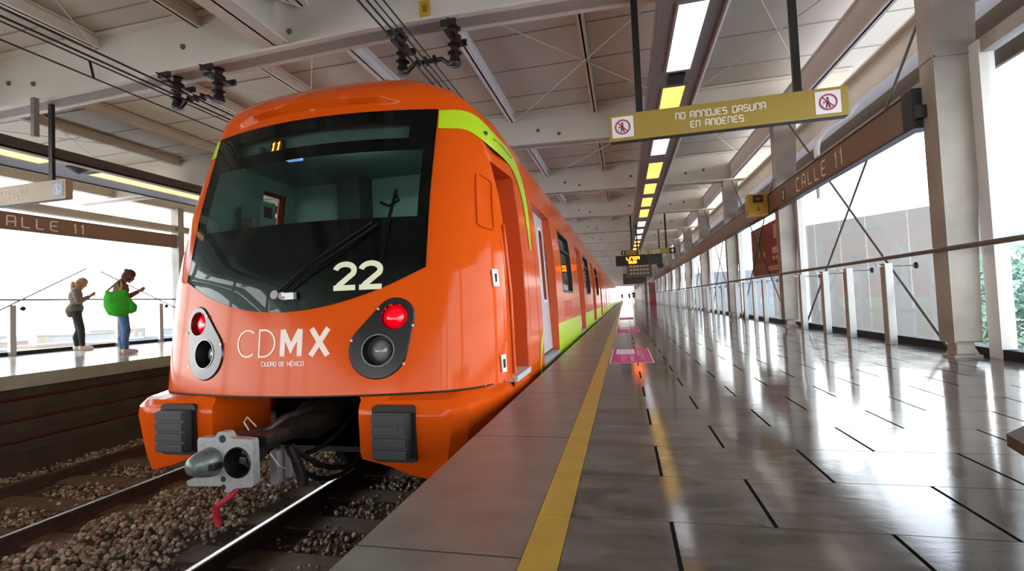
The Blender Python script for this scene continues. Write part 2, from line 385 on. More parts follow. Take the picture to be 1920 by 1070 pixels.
# columns of the near platform
for k, y in enumerate(BAYS):
    if y < -50: continue
    b = MB(); pf = [(0.13, 0.20), (0.8, 0.22), (1.6, 0.26), (2.55, 0.31), (3.55, 0.36)]
    for (z0, w0), (z1, w1) in zip(pf[:-1], pf[1:]):
        x0 = 2.66; d = 0.085
        b.add([(x0,y-d,z0),(x0+w0,y-d,z0),(x0+w0,y+d,z0),(x0,y+d,z0),(x0,y-d,z1),(x0+w1,y-d,z1),(x0+w1,y+d,z1),(x0,y+d,z1)],
              [(0,1,5,4),(1,2,6,5),(2,3,7,6),(3,0,4,7)])
    b.box(2.655, 2.668, y-0.1, y+0.1, 0.13, 3.55); b.box(2.66, 2.86, y-0.085, y+0.085, 0.125, 0.135)
    for w in (0.315,): b.box(2.64, 2.66+w+0.02, y-0.1, y+0.1, 2.545, 2.56)
    b.box(2.69, 2.82, y-0.055, y+0.055, 0.02, 0.13); b.box(2.66, 2.86, y-0.08, y+0.08, 0.0, 0.02)
    b.add([(2.68,y-0.07,0.03),(2.84,y-0.07,0.03),(2.80,y-0.05,0.13),(2.71,y-0.05,0.13),(2.68,y+0.07,0.03),(2.84,y+0.07,0.03),(2.80,y+0.05,0.13),(2.71,y+0.05,0.13)],
          [(0,1,2,3),(4,7,6,5),(0,4,5,1),(1,5,6,2),(2,6,7,3),(3,7,4,0)])
    struct('column', b, COLSTEEL)
for k in range(0, 14):
    y = 10.7+BAYY*(k-11)
    b = MB().box(-11.95, -11.7, y-0.09, y+0.09, 0.0, 3.6); struct('column', b, COLSTEEL)

# glass wall behind the near platform
GLASS = glass('clear_glass', (0.93, 0.96, 0.95))
def offs(k): return (1.09, 2.0, 2.73, 3.61) if k == K0 else (1.42, 2.17, 3.0, 3.88) if k == K0+1 else (0.45, 1.3, 2.15, 3.0, 3.85)
ORD = ['first', 'second', 'third', 'fourth', 'fifth', 'sixth', 'seventh', 'eighth']
struct('trim_2', MB().box(2.92, 3.06, YB, YEND, 0.0, 0.075), mat('black_kerb', '#14120f', 0.6))
b = MB().box(2.93, 3.03, YB, YEND, 2.49, 2.61); struct('trim_3', b, COLSTEEL)
struct('wall_fascia', MB().box(3.36, 3.40, YB, YEND, 2.55, 3.2), mat('fascia_brown', '#57483b', .6))
for k, y in enumerate(BAYS):
    if y < -25 or k > K0+16: continue
    g = MB(); ys = [y-0.05] + [y+o for o in offs(k)] + [y+4.25]
    for a, c in zip(ys[:-1], ys[1:]): g.box(2.975, 2.985, a+0.004, c-0.004, 0.075, 2.5)
    w = struct('window_%d' % (k-8), g, GLASS)
    m = MB().box(2.915, 3.02, y-0.20, y-0.06, 0.0, 2.6); struct('trim_%d' % (k-5), m, mat('mullion', '#cfcac3', 0.5))
PB = MB().box(-0.022, 0.022, -0.052, 0.052, 0, 0.86, bev=0.006)
post0 = None; npost = 0
for k, y in enumerate(BAYS):
    if y < 4 or y > 75: continue
    for j, of in enumerate(offs(k)):
        if post0 is None:
            post0 = thing('railing_post', (2.76, y+of, 0), 'x', 'railing post')
            bb = MB().box(2.715, 2.79, y+of-0.05, y+of+0.05, 0, 0.865, bev=0.006).build('upright', STEEL, post0)
            a = MB().tube([(2.60, y+of-0.12, 0.90), (2.60, y+of-0.12, 0.86), (2.63, y+of-0.09, 0.835), (2.76, y+of, 0.835), (2.965, y+of-0.12, 0.825)], 0.006, 8).build('arm', STEEL, post0, True)
            d = MB().lathe([(0, 0), (0.03, 0), (0.034, 0.008), (0.034, 0.014), (0, 0.014)], (2.958, y+of-0.12, 0.825), (1, 0, 0), 18).build('glass_clamp', BLACK, post0)
            p = post0
        else: p = copy_tree(post0, (2.76, y+of, 0))
        if npost < 8:
            p['label'] = '%s grey steel railing post beyond the %s white column' % (ORD[j], 'nearest' if npost < 4 else 'second')
        else: p['label'] = 'grey steel railing post in the distant run along the glass wall'
        p['group'] = 'railing posts along the glass wall'; npost += 1
o = MB().tube([(2.60, yq, 0.905) for yq in (-4, 2, 10, 30, 80)], 0.021, 12).build('handrail', mat('handrail', '#6f665f', 0.35, metal=0.5), smooth=True)
tag(o, 'long round grey handrail along the glass wall of the near platform', 'handrail')
for k in range(K0, K0+5):
    y = BAYS[k]; nm = ('nearest', 'second', 'third', 'fourth', 'fifth')[k-K0]
    for j, (p, q) in enumerate((((2.86, y+0.35, 0.03), (2.86, y+4.15, 3.5)), ((2.905, y+4.0, 0.05), (2.905, y+0.15, 3.5)))):
        o = MB().tube([p, q], 0.014, 8).build('brace_rod', mat('brace', '#6b6058', 0.45, metal=0.4), smooth=True)
        tag(o, 'slanting brace rod %s at the foot of the %s white column' % ('anchored' if j == 0 else 'climbing toward the top', nm) if j == 0 else
            'slanting brace rod rising to the top of the %s white column' % nm, 'brace rod', 'brace rods along the glass wall')
# bent white drain pipe under the eave
o = MB().tube([(2.98, 8.15, 2.0), (2.98, 8.15, 2.75), (2.98, 8.05, 2.9), (2.98, 7.6, 2.95), (2.97, 7.3, 2.9), (2.98, 7.0, 2.9), (2.98, 6.8, 2.96)], 0.04, 14).build('drain_pipe', BRIGHTW, smooth=60)
tag(o, 'bent white drain pipe above the brown name band', 'pipe')

# ------------------------------------------------------------------ tracks
RZ = -1.10
def rail(x, label):
    e = thing('rail', (x, 2, RZ), label, 'rail', 'running rails')
    pf = [(-0.07,-0.16),(0.07,-0.16),(0.07,-0.148),(0.012,-0.125),(0.012,-0.04),(0.035,-0.03),(0.035,-0.002),(-0.035,-0.002),(-0.035,-0.03),(-0.012,-0.04),(-0.012,-0.125),(-0.07,-0.148)]
    MB().prism([(x+a, RZ+c) for a, c in pf], lambda a, c, d: (a, d, c), -4, YEND).build('web', RUST, e)
    MB().box(x-0.019, x+0.019, -4, YEND, RZ-0.003, RZ).build('running_surface', RAILTOP, e)
    return e
NC, FC = -2.22, -5.78
rail(NC-0.755, 'shiny steel rail passing under the orange train beside the coupler'); rail(NC+0.755, 'steel rail hidden close under the near platform edge')
rail(FC+0.755, 'shiny steel rail of the empty far track, the one nearer the train'); rail(FC-0.755, 'dull steel rail nearest the wall of the far platform')
SLB = None
for c, nm in ((NC, 'near track under the train'), (FC, 'empty far track')):
    for k in range(8 if c == NC else 13):
        y = 1.28+0.62*k
        if SLB is None:
            b = MB(); b.box(-1.25, 1.25, -0.125, 0.125, -0.1, 0.0, bev=0.02)
            SLB = b.build('sleeper', SLEEPER); o = SLB
        else: o = SLB.copy(); COL.objects.link(o)
        o.location = (c, y, RZ-0.122)
        tag(o, 'brown concrete sleeper half sunk in ballast on the '+nm, 'sleeper', 'sleepers of the '+nm)
# ballast stones
def stones(name, n, x0, x1, y0, y1, smin, smax, zt):
    rng = np.random.default_rng(5 if name == 'gravel' else 9)
    bm = bmesh.new(); bmesh.ops.create_icosphere(bm, subdivisions=1, radius=1); bm.verts.ensure_lookup_table(); bm.verts.index_update()
    V = np.array([v.co[:] for v in bm.verts]); F = np.array([[v.index for v in f.verts] for f in bm.faces]); bm.free()
    px = rng.uniform(x0, x1, n); py = y0+(y1-y0)*rng.uniform(0, 1, n)**1.3
    vs = []; fs = []
    for i in range(n):
        s = rng.uniform(smin, smax)*np.array([rng.uniform(.7,1.3), rng.uniform(.7,1.3), rng.uniform(.55,.95)])
        q, _ = np.linalg.qr(rng.normal(size=(3,3)))
        w = (V*s*rng.uniform(.72,1.18,(len(V),1)))@q.T
        x = px[i]; dmin = min(abs(x-r) for r in (NC-.755, NC+.755, FC-.755, FC+.755))
        if dmin < 0.12: x += 0.22*(1 if rng.random() > .5 else -1)
        ph = ((py[i]-1.28)/0.62) % 1.0; onsl = min(ph, 1-ph)*0.62 < 0.15
        insl = min(abs(x-NC), abs(x-FC)) < 1.2
        nearrail = min(abs(x-r) for r in (NC-.755, NC+.755, FC-.755, FC+.755)) < 0.33
        mid = x < NC-1.1 and x > FC+1.0
        z = zt + rng.uniform(-0.02, 0.02) + (0.055 if mid else 0.0)
        if insl and onsl:
            if nearrail or rng.random() < 0.9: z -= 0.12
        elif nearrail: z -= 0.03
        vs.append(w+[x, py[i], z]); fs.append(F+i*len(V))
    vs = np.concatenate(vs); fs = np.concatenate(fs)
    me = bpy.data.meshes.new(name); me.vertices.add(len(vs)); me.vertices.foreach_set('co', vs.ravel().astype(np.float32))
    me.loops.add(fs.size); me.loops.foreach_set('vertex_index', fs.ravel().astype(np.int32))
    me.polygons.add(len(fs)); me.polygons.foreach_set('loop_start', np.arange(0, fs.size, 3, dtype=np.int32)); me.polygons.foreach_set('loop_total', np.full(len(fs), 3, dtype=np.int32))
    me.update(calc_edges=True)
    m = bpy.data.materials.new('ballast_stone'); m.use_nodes = True; nn = m.node_tree; bb = nn.nodes['Principled BSDF']
    g = nn.nodes.new('ShaderNodeNewGeometry'); r = nn.nodes.new('ShaderNodeValToRGB')
    r.color_ramp.elements[0].color = lin('#75624f'); r.color_ramp.elements[1].color = lin('#d8c8b2')
    e = r.color_ramp.elements.new(0.55); e.color = lin('#a58d76')
    nn.links.new(g.outputs['Random Per Island'], r.inputs[0]); nn.links.new(r.outputs[0], bb.inputs['Base Color']); bb.inputs['Roughness'].default_value = 0.85
    me.materials.append(m); o = bpy.data.objects.new(name, me); COL.objects.link(o)
    tag(o, 'brown crushed stone ballast around the sleepers and rails', 'gravel', kind='stuff'); return o
stones('gravel', 38000, -7.35, -0.62, 1.0, 9.5, 0.011, 0.027, -1.232)

# ------------------------------------------------------------------ overhead wires and insulators
for grp, xs, z, y0 in (('above the orange train', (-2.09, -2.02, -1.955, -1.885), 3.265, -4), ('above the far track', (-4.99, -5.13, -5.22, -5.17), 3.29, -4)):
    for j, x in enumerate(xs):
        c = MB().tube([(x, yq, z-(0.19 if j == 3 and x < -3 else 0.0)) for yq in (-4, 4.83, 20, 60, YEND)], 0.011 if j < 2 else 0.008, 6).build('overhead_wire', BLACK)
        tag(c, '%s black overhead wire of the bundle %s, counted from the %s' % (ORD[j], grp, 'far side' if x > -3 else 'train side'), 'wire', 'overhead wires '+grp)
def insulators(xa, xb, zb, y, label):
    e = thing('insulator_bracket', ((xa+xb)/2, y, 3.5), label, 'insulator', 'insulator brackets on the nearest roof beam')
    prof = [(0.02, 0.38), (0.03, 0.36)]
    for k in range(4):
        z = 0.32-0.09*k; prof += [(0.042, z), (0.076, z-0.022), (0.078, z-0.034), (0.044, z-0.05)]
    prof += [(0.06, -0.04), (0.068, -0.09), (0.058, -0.11), (0, -0.11)]
    INS = mat('insulator', '#2a1d17', 0.4)
    for x in (xa, xb):
        i_ = MB().lathe(prof, (x, y, zb+0.09), n=18).build('insulator', INS, e, True)
        MB().box(x-0.085, x+0.085, y-0.19, y-0.155, 3.53, 3.6, bev=0.008).box(x-0.085, x+0.085, y+0.155, y+0.19, 3.49, 3.56, bev=0.008).box(x-0.055, x+0.055, y-0.17, y+0.17, 3.475, 3.51, bev=0.008).build('clamp', INS, e)
        MB().tube([(x-0.02, y-0.02, 3.5), (x+0.02, y-0.14, 3.53), (x+0.05, y-0.32, 3.52)], 0.01, 8).build('bolt', INS, e, True)
    w = xb-xa
    MB().tube([(xa, y, zb-0.0), (xa+0.09*w, y, zb+0.0), (xa+0.24*w, y, zb+0.075), (xb-0.24*w, y, zb+0.075), (xb-0.1*w, y, zb), (xb, y, zb)], 0.026, 10).build('cross_arm', INS, e, True)
    for x in (xa+.3*w, xa+.45*w, xa+.62*w): MB().box(x-0.014, x+0.014, y-0.035, y+0.035, zb+0.04, zb+0.12, bev=0.004).build('wire_clip', INS, e)
insulators(-2.25, -1.64, 3.21, 4.83, 'dark brown insulator pair hanging over the orange train roof')
insulators(-5.30, -4.68, 3.23, 4.83, 'dark brown insulator pair hanging over the far track')
o = MB().tube([(-5.17, 3.76, 3.10), (-5.22, 3.76, 3.29)], 0.012, 8).build('wire_spacer', BLACK); tag(o, 'short black spacer joining two wires over the far track', 'spacer')
# conduit and flat hanger on the beam over the far platform
o = MB().box(-7.39, -7.33, 4.60, 4.66, 3.05, 3.56).build('hanger_plate', mat('zinc', '#8b857e', 0.5, metal=0.4)); tag(o, 'grey flat hanger plate under the nearest beam over the far platform', 'hanger')
o = MB().box(-1.98, -1.87, 4.725, 4.738, 3.72, 3.90).box(-1.95, -1.90, 4.722, 4.726, 3.77, 3.85, 1).build('warning_plate', [mat('yellow_plate', '#c9a01c', 0.5), mat('plate_mark', '#8f6d10', 0.5)])
tag(o, 'small yellow plate fixed on the beam between the two insulators', 'plate')

# ------------------------------------------------------------------ light troughs
def trough(x0, x1, y0, y1, label):
    e = thing('light_trough', ((x0+x1)/2, 4, 3.3), label, 'light trough')
    DK = mat('trough_brown', '#857a72', 0.45) if x0 > 0 else mat('trough_dark', '#544a42', 0.5)
    MB().box(x0, x1, y0, y1, 3.32, 3.34).box(x0, x0+0.02, y0, y1, 3.30, 3.50).box(x1-0.02, x1, y0, y1, 3.28, 3.50).build('housing', DK, e)
    MB().box(x1-0.006, x1+0.012, y0, y1, 3.27, 3.30).build('flange', BRIGHTW, e)
    for k, y in enumerate(BAYS):
        if y0 < y < y1: MB().box((x0+x1)/2-0.03, (x0+x1)/2+0.03, y-0.03, y+0.03, 3.34, 3.6).build('hanger', DK, e)
trough(0.45, 1.07, -4, 90, 'long brown light trough hung over the near platform'); trough(-10.1, -9.0, -8, 90, 'dark light trough hung over the far platform')
LW = mat('white_tube_light', '#ffffff', 0.4, emit='#e9eefc', estr=0.85)
LW2 = mat('white_tube_core', '#ffffff', 0.4, emit='#ffffff', estr=2.0)
LY = mat('yellow_light', '#ffd98a', 0.4, emit='#ffc75a', estr=1.1)
FRAME = mat('lamp_frame', '#8a807a', 0.4)
def lamp(x0, x1, y0, y1, kind, label):
    e = thing('ceiling_light', ((x0+x1)/2, (y0+y1)/2, 3.31), label, 'ceiling light', 'lights in the trough over the near platform' if x0 > 0 else 'yellow lights in the trough over the far platform')
    b = MB(); t = 0.022
    b.box(x0-t, x1+t, y0-t, y0, 3.295, 3.32).box(x0-t, x1+t, y1, y1+t, 3.295, 3.32).box(x0-t, x0, y0, y1, 3.295, 3.32).box(x1, x1+t, y0, y1, 3.295, 3.32).build('frame', FRAME, e)
    MB().box(x0, x1, y0, y1, 3.303, 3.319).build('diffuser', LW if kind == 'w' else LY, e)
    if kind == 'w':
        for f in (0.27, 0.68):
            x = x0+(x1-x0)*f; MB().box(x-0.02, x+0.02, y0+0.03, y1-0.03, 3.300, 3.304).build('tube', LW2, e)
seq = [(4.6, 5.97, 'w'), (6.42, 7.25, 'y'), (8.0, 9.45, 'w'), (9.98, 11.3, 'y'), (11.8, 12.95, 'y2'), (13.45, 14.75, 'y'), (15.2, 16.7, 'y'), (17.6, 18.9, 'w'), (19.6, 20.9, 'w'), (21.6, 22.9, 'w'),
       (23.6, 24.5, 'y'), (25.2, 26.2, 'y'), (27.0, 28.2, 'y'), (29.5, 31, 'y'), (33, 35, 'w'), (37, 39, 'y'), (41, 43, 'y')]
cw = cyl = 0
for a, c, kd in seq:
    if kd == 'w':
        lb = ['large bright white twin-tube ceiling light nearest in the trough', 'white twin-tube ceiling light just under the hanging litter sign', 'first white light of the far trio along the trough',
              'middle white light of the far trio along the trough', 'last white light of the far trio along the trough', 'small white light beyond the exit sign'][min(cw, 5)]; cw += 1
    else:
        lb = ['yellow ceiling light just above the hanging litter sign', 'first yellow ceiling light beyond the hanging litter sign', 'second yellow light beyond the hanging litter sign', 'third yellow light beyond the litter sign', 'fourth yellow light beyond the litter sign'][cyl] if cyl < 5 else '%s yellow light of the far row above the exit sign' % ORD[cyl-5]; cyl += 1
    lamp(0.63, 0.90, a, c, kd[0], lb)
b = MB().box(0.67, 0.86, 6.07, 6.33, 3.29, 3.321); o = b.build('speaker_grille', BLACK); tag(o, 'black square speaker panel in the trough between white and yellow lights', 'speaker')
for k, (a, c) in enumerate(((2.4, 6.0), (6.75, 9.3), (9.9, 12.5))):
    lamp(-9.46, -9.12, a, c, 'y', '%s long yellow light over the far platform' % ORD[k])
o = MB().lathe([(0, -0.09), (0.08, -0.06), (0.16, 0.0), (0.16, 0.02), (0, 0.02)], (-9.25, 6.45, 3.30), n=20).build('speaker', DARK, smooth=True); tag(o, 'dark round speaker between yellow lights over the far platform', 'speaker')

# ------------------------------------------------------------------ hanging signs
def pictogram(mb, fn, cx_, cz_, s, mw, mr, mb_):
    """white square with a crossed-out figure; mi indexes: mw white, mr ring, mb_ figure"""
    mb.prism([(cx_-s/2, cz_-s/2), (cx_+s/2, cz_-s/2), (cx_+s/2, cz_+s/2), (cx_-s/2, cz_+s/2)], fn, 0.0, 0.003, mw)
    for dx, dz, h in ((0, .08, .055),):
        mb.prism(circle(cx_-0.02*s, cz_+.17*s, .055*s, 12), fn, .003, .0045, mb_)
        mb.prism([(cx_-.08*s, cz_+.1*s), (cx_+.04*s, cz_+.1*s), (cx_+.04*s, cz_-.06*s), (cx_+.1*s, cz_-.26*s), (cx_+.03*s, cz_-.26*s), (cx_-.02*s, cz_-.08*s), (cx_-.05*s, cz_-.26*s), (cx_-.11*s, cz_-.26*s), (cx_-.08*s, cz_-.06*s)], fn, .003, .0045, mb_)
        ribbon(mb, [(cx_-.07*s, cz_+.08*s), (cx_-.15*s, cz_-.02*s), (cx_-.2*s, cz_+.03*s)], .04*s, fn, .003, .0045, mi=mb_)
        for q in range(3): mb.prism([(cx_-.23*s+.0*q, cz_-(.05+.07*q)*s), (cx_-.19*s, cz_-(.05+.07*q)*s), (cx_-.19*s, cz_-(.085+.07*q)*s), (cx_-.23*s, cz_-(.085+.07*q)*s)], fn, .003, .0045, mb_)
    ribbon(mb, circle(cx_, cz_, .33*s, 30)+[(cx_+.33*s, cz_)], .065*s, fn, .005, .0065, mi=mr)
    ribbon(mb, [(cx_-.22*s, cz_+.22*s), (cx_+.22*s, cz_-.22*s)], .05*s, fn, .005, .0065, mi=mr)
PINK = mat('prohibit_red', '#b2285a', 0.5); FIG = mat('figure_maroon', '#5d2a3d', 0.5)
def hung_sign(x0, x1, y, z0, z1, label, lines, th=0.055, picts=True, arrow=False, m=None, cat='sign'):
    e = thing('hanging_sign', ((x0+x1)/2, y, z0), label, cat)
    MB().box(x0, x1, y-0.045, y+0.045, z0, z1, bev=0.005).box(x0+.01, x1-.01, y-0.035, y+0.035, z0-0.006, z0, 1).build('sign_panel', [m or OCHRE, DARK], e)
    fn = lambda a, c, d: (a, y-0.046-d, c)
    if lines:
        for (s, h, w, cx_, zz, gp) in lines: words(s, h, w, fn, cx_, zz, gp, e, CREAM, 'center', 0.86)
    if picts:
        for x in (x0+0.132, x1-0.165):
            b = MB(); pictogram(b, fn, x, (z0+z1)/2, 0.205, 0, 1, 2); b.build('pictogram', [BRIGHTW, PINK, FIG], e)
    for x in ((x0+0.30, x1-0.39) if x0 > -1 else (x0+.3, x1-.30)) if not arrow else (x0+0.28, x1-0.33):
        MB().box(x-0.032, x+0.032, y-0.02, y+0.02, z1-0.01, 4.29 if arrow else 3.66).build('pole', BLACK, e)
    return e, fn
hung_sign(-0.06, 2.03, 4.83, 2.155, 2.42, 'ochre hanging sign reading NO ARROJES BASURA EN ANDENES', [('NO ARROJES BASURA', 0.058, 0.0105, 0.96, 2.298, 0.26), ('EN ANDENES', 0.058, 0.0105, 0.93, 2.205, 0.26)])
# far-platform copy of that sign, painted paler as if washed out by the light behind
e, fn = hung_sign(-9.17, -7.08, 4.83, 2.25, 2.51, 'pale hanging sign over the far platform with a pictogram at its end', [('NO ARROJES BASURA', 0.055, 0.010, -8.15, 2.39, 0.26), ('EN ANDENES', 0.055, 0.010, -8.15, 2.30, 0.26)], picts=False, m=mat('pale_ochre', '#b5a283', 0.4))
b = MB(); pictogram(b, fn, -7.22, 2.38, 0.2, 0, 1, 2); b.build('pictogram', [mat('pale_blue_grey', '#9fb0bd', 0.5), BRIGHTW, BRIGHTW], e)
# exit sign with arrow
e, fn = hung_sign(0.12, 2.03, 19.5, 2.26, 2.48, 'ochre exit sign reading SALIDA hung across the platform', [('SALIDA', 0.15, 0.026, 1.02, 2.285, 0.5)], picts=False, arrow=True)
b = MB().box(1.80, 2.03, 19.43, 19.437, 2.26, 2.48); b.prism([(1.915, 2.45), (1.985, 2.37), (1.94, 2.37), (1.94, 2.29), (1.89, 2.29), (1.89, 2.37), (1.845, 2.37)], lambda a, c, d: (a, 19.428-d, c), 0, .003, 1); b.build('arrow_panel', [BLACK, BRIGHTW], e)
b = MB().box(-0.02, 0.15, 19.43, 19.437, 2.30, 2.48); b.prism([(0.05, 2.33), (0.09, 2.33), (0.09, 2.45), (0.05, 2.45)], lambda a, c, d: (a, 19.428-d, c), 0, .003, 1); b.build('pictogram', [BLACK, BRIGHTW], e)
# led board
e = thing('led_board', (0.6, 18.6, 1.84), 'black departure board with glowing orange letters under the exit sign', 'display')
MB().box(-0.23, 1.45, 18.5, 18.7, 1.82, 2.2, bev=0.01).build('housing', BLACK, e); MB().box(0.93, 1.40, 18.488, 18.5, 1.86, 2.15).build('screen', mat('screen_off', '#26231f', 0.3), e)
fl = lambda a, c, d: (a, 18.485-d, c)
b = MB(); text(b, 'LINEA', 0.1, 0.03, fl, 0.40, 2.03, gap=0.18, align='center', asp=1.4); text(b, 'SALIDA', 0.09, 0.028, fl, 0.38, 1.89, gap=0.2, align='center', asp=0.6)
b.build('glowing_letters', mat('led_orange', '#ff7a1a', 0.5, emit='#ff7d18', estr=4.0), e)
MB().box(0.55, 0.6, 18.58, 18.62, 2.19, 3.32).build('pole', BLACK, e)
# boards further along
for (x0, x1, y, z0, z1, m, nm, lab) in ((0.25, 1.95, 34.2, 2.0, 3.0, mat('board_olive', '#5e5340', 0.5), 'information_board', 'olive brown hanging information board far along the platform'),
                                (0.0, 2.0, 44.0, 1.8, 2.75, mat('bulkhead', '#4b3d31', 0.6), 'stair_bulkhead', 'dark brown stair bulkhead hanging at the platform end')):
    e = thing(nm, ((x0+x1)/2, y, z0), lab, 'board'); MB().box(x0, x1, y-0.15, y+0.15, z0, z1, bev=0.02).build('panel', m, e)
    MB().box(x0+.1, x0+.15, y-.05, y+.05, z1, 4.295).box(x1-.15, x1-.1, y-.05, y+.05, z1, 4.295).build('hanger', BLACK, e)
    if nm == 'information_board':
        b = MB(); q = lambda a, c, d: (a, y-.155-d, c); rr = random.Random(3)
        for r_ in range(3):
            for c_ in range(6): b.prism([(x0+.25+c_*.22, z0+.2+r_*.25), (x0+.4+c_*.22, z0+.2+r_*.25), (x0+.4+c_*.22, z0+.3+r_*.25), (x0+.25+c_*.22, z0+.3+r_*.25)], q, 0, .004)
        b.build('panel_marks', mat('board_marks', '#bfb58d', 0.5), e)
# clock-like round bracket near exit
o = MB().lathe([(0, 0), (0.14, 0), (0.14, 0.06), (0, 0.06)], (1.62, 22.0, 1.98), (0, -1, 0), 18).build('round_clock', [BLACK]); tag(o, 'small dark round clock hanging behind the departure board', 'clock')
MB().tube([(1.62, 21.97, 2.1), (1.62, 21.97, 4.295)], 0.03, 8).build('pole', BLACK, o)
# ------------------------------------------------------------------ brown name bands
def band(xf, side, y0, y1, z0, z1, label, texts, end=True):
    """flat long name sign; side -1 faces -X, +1 faces +X"""
    e = thing('name_band', (xf, (y0+y1)/2, z0), label, 'name sign')
    back = xf - side*0.09
    MB().box(min(xf, back), max(xf, back), y0, y1, z0, z1, bev=0.0).build('panel', BROWN if side < 0 else mat('brown_far', '#8a6a55', 0.5), e)
    TR = mat('band_trim', '#2d221b', 0.5)
    MB().box(min(xf+side*0.012, back), max(xf+side*0.012, back), y0, y1, z1, z1+0.016).box(min(xf+side*0.012, back), max(xf+side*0.012, back), y0, y1, z0-0.016, z0).build('edge_trim', TR if side < 0 else BROWN, e)
    fn = lambda a, c, d: (xf+side*(0.001+d), a*side, c)
    for (s, h, w, ys, zz) in texts:
        words(s, h, w, fn, ys*side, zz, 0.58 if side < 0 else 0.56, e, CREAM)
    if end: MB().box(min(xf+side*0.025, back-side*0.03), max(xf+side*0.025, back-side*.03), y0-0.10, y0+0.06, z0-0.025, z1+0.025, bev=0.004).box(xf-0.02, xf+0.1, y0-0.16, y0-0.06, z0+.05, z0+.16).build('end_bracket', DARK, e)
    return e
e = band(2.60, -1, 5.02, 62, 2.03, 2.34, 'long brown name sign reading CALLE 11 on the near platform columns', [('CALLE 11', 0.185, 0.021, 7.93, 2.09), ('CALLE 11', 0.185, 0.021, 27.5, 2.09)])
b = MB(); q = lambda a, c, d: (2.598-d, -a, c)
b.prism([(-8.62, 2.07), (-8.46, 2.07), (-8.46, 2.29), (-8.62, 2.29)], q, 0, .002); b.prism([(-8.54, 2.26), (-8.50, 2.2), (-8.525, 2.2), (-8.51, 2.1), (-8.57, 2.1), (-8.555, 2.2), (-8.58, 2.2)], q, .002, .004, 1); b.build('arrow_icon', [mat('icon_brown', '#3c2c20', 0.5), CREAM], e)
band(-11.78, 1, -6, 10.75, 2.52, 2.84, 'brown name sign reading CALLE 11 across the far platform windows', [('CALLE 11', 0.20, 0.026, 6.68, 2.58)], end=False)
# yellow cube sign by the second column
e = thing('phone_sign', (2.55, 9.6, 2.05), 'small yellow box sign with a dark square beside the brown name band', 'sign')
MB().box(2.27, 2.59, 9.36, 9.60, 2.0, 2.385, bev=0.008).build('box', mat('sign_yellow', '#bd9322', 0.4), e)
b = MB(); q = lambda a, c, d: (2.43+(a-2.48)*1.55, 9.358-d, c); b.prism([(2.425, 2.22), (2.535, 2.22), (2.535, 2.36), (2.425, 2.36)], q, 0, .003); b.prism(circle(2.48, 2.29, .03, 14), q, .003, .005, 1); b.build('phone_icon', [mat('icon_dark', '#3a1c1c', 0.5), mat('icon_mid', '#7a4a35', 0.5)], e); b = MB(); b.prism([(2.48, 2.07), (2.5, 2.1), (2.485, 2.1), (2.485, 2.15), (2.475, 2.15), (2.475, 2.1), (2.46, 2.1)], q, 0, .003)
b.build('arrow_icon', MATS['icon_dark'], e)

# ------------------------------------------------------------------ posters and floor stickers
e = thing('advert_banner', (2.88, 11, 0.95), 'red and brown advertising poster behind the second white column', 'poster')
MB().box(2.945, 2.96, 9.86, 12.1, 0.97, 2.02).build('print', [mat('poster_red', '#8f2a30', 0.5)], e)
q = lambda a, c, d: (2.944-d, a, c); b = MB(); rr = random.Random(4)
b.prism([(11.0, 1.0), (12.07, 1.0), (12.07, 2.0), (11.0, 2.0)], q, 0, .002); b.build('brown_panel', mat('poster_brown', '#6d4b35', 0.5), e)
b = MB()
for (y0, y1, z0, z1) in ((11.1, 11.95, 1.9, 1.93), (11.1, 11.9, 1.83, 1.86), (11.25, 11.8, 1.75, 1.78), (11.45, 11.6, 1.35, 1.75), (11.1, 11.9, 1.18, 1.2), (11.1, 11.8, 1.12, 1.14)): b.prism([(y0, z0), (y1, z0), (y1, z1), (y0, z1)], q, .002, .004)
b.build('tan_print', mat('poster_tan', '#a98a63', 0.5), e); b = MB()
for (y0, y1, z0, z1) in ((10.15, 10.4, 1.66, 1.94), (9.95, 10.08, 1.66, 1.94), (10.0, 10.55, 1.37, 1.5), (9.98, 10.15, 1.25, 1.32), (10.2, 10.35, 1.25, 1.32), (10.4, 10.55, 1.25, 1.32), (10.0, 10.9, 1.1, 1.13), (10.0, 10.9, 1.05, 1.08)): b.prism([(y0, z0), (y1, z0), (y1, z1), (y0, z1)], q, .002, .004)
b.build('pale_print', mat('poster_pink', '#e0b9b6', 0.5), e); b = MB(); b.prism(circle(11.15, 1.38, .1, 10, .13), q, .002, .005); b.build('orange_print', mat('poster_orange', '#d08a45', 0.5), e)
for hy in (10.2, 11.7): MB().tube([(2.95, hy, 2.02), (2.89, hy, 2.5)], 0.006, 6).build('hanging_wire', STEEL, e)
o = MB().box(2.0, 2.5, 40.0, 40.35, 0, 1.75, bev=0.02).build('red_kiosk', mat('kiosk_red', '#7e1d22', 0.4)); tag(o, 'narrow dark red kiosk standing far down the platform by the glass', 'kiosk')
MB().box(2.05, 2.45, 39.985, 40.0, 0.9, 1.6).build('front_panel', mat('kiosk_dark', '#4a1216', 0.3), o)
o = MB().box(1.75, 1.92, 41.9, 42.1, 0, 2.9).build('dark_pillar', mat('pillar_dark', '#3d3a33', 0.6)); tag(o, 'dark slim pillar beside the red kiosk far down the platform', 'pillar')
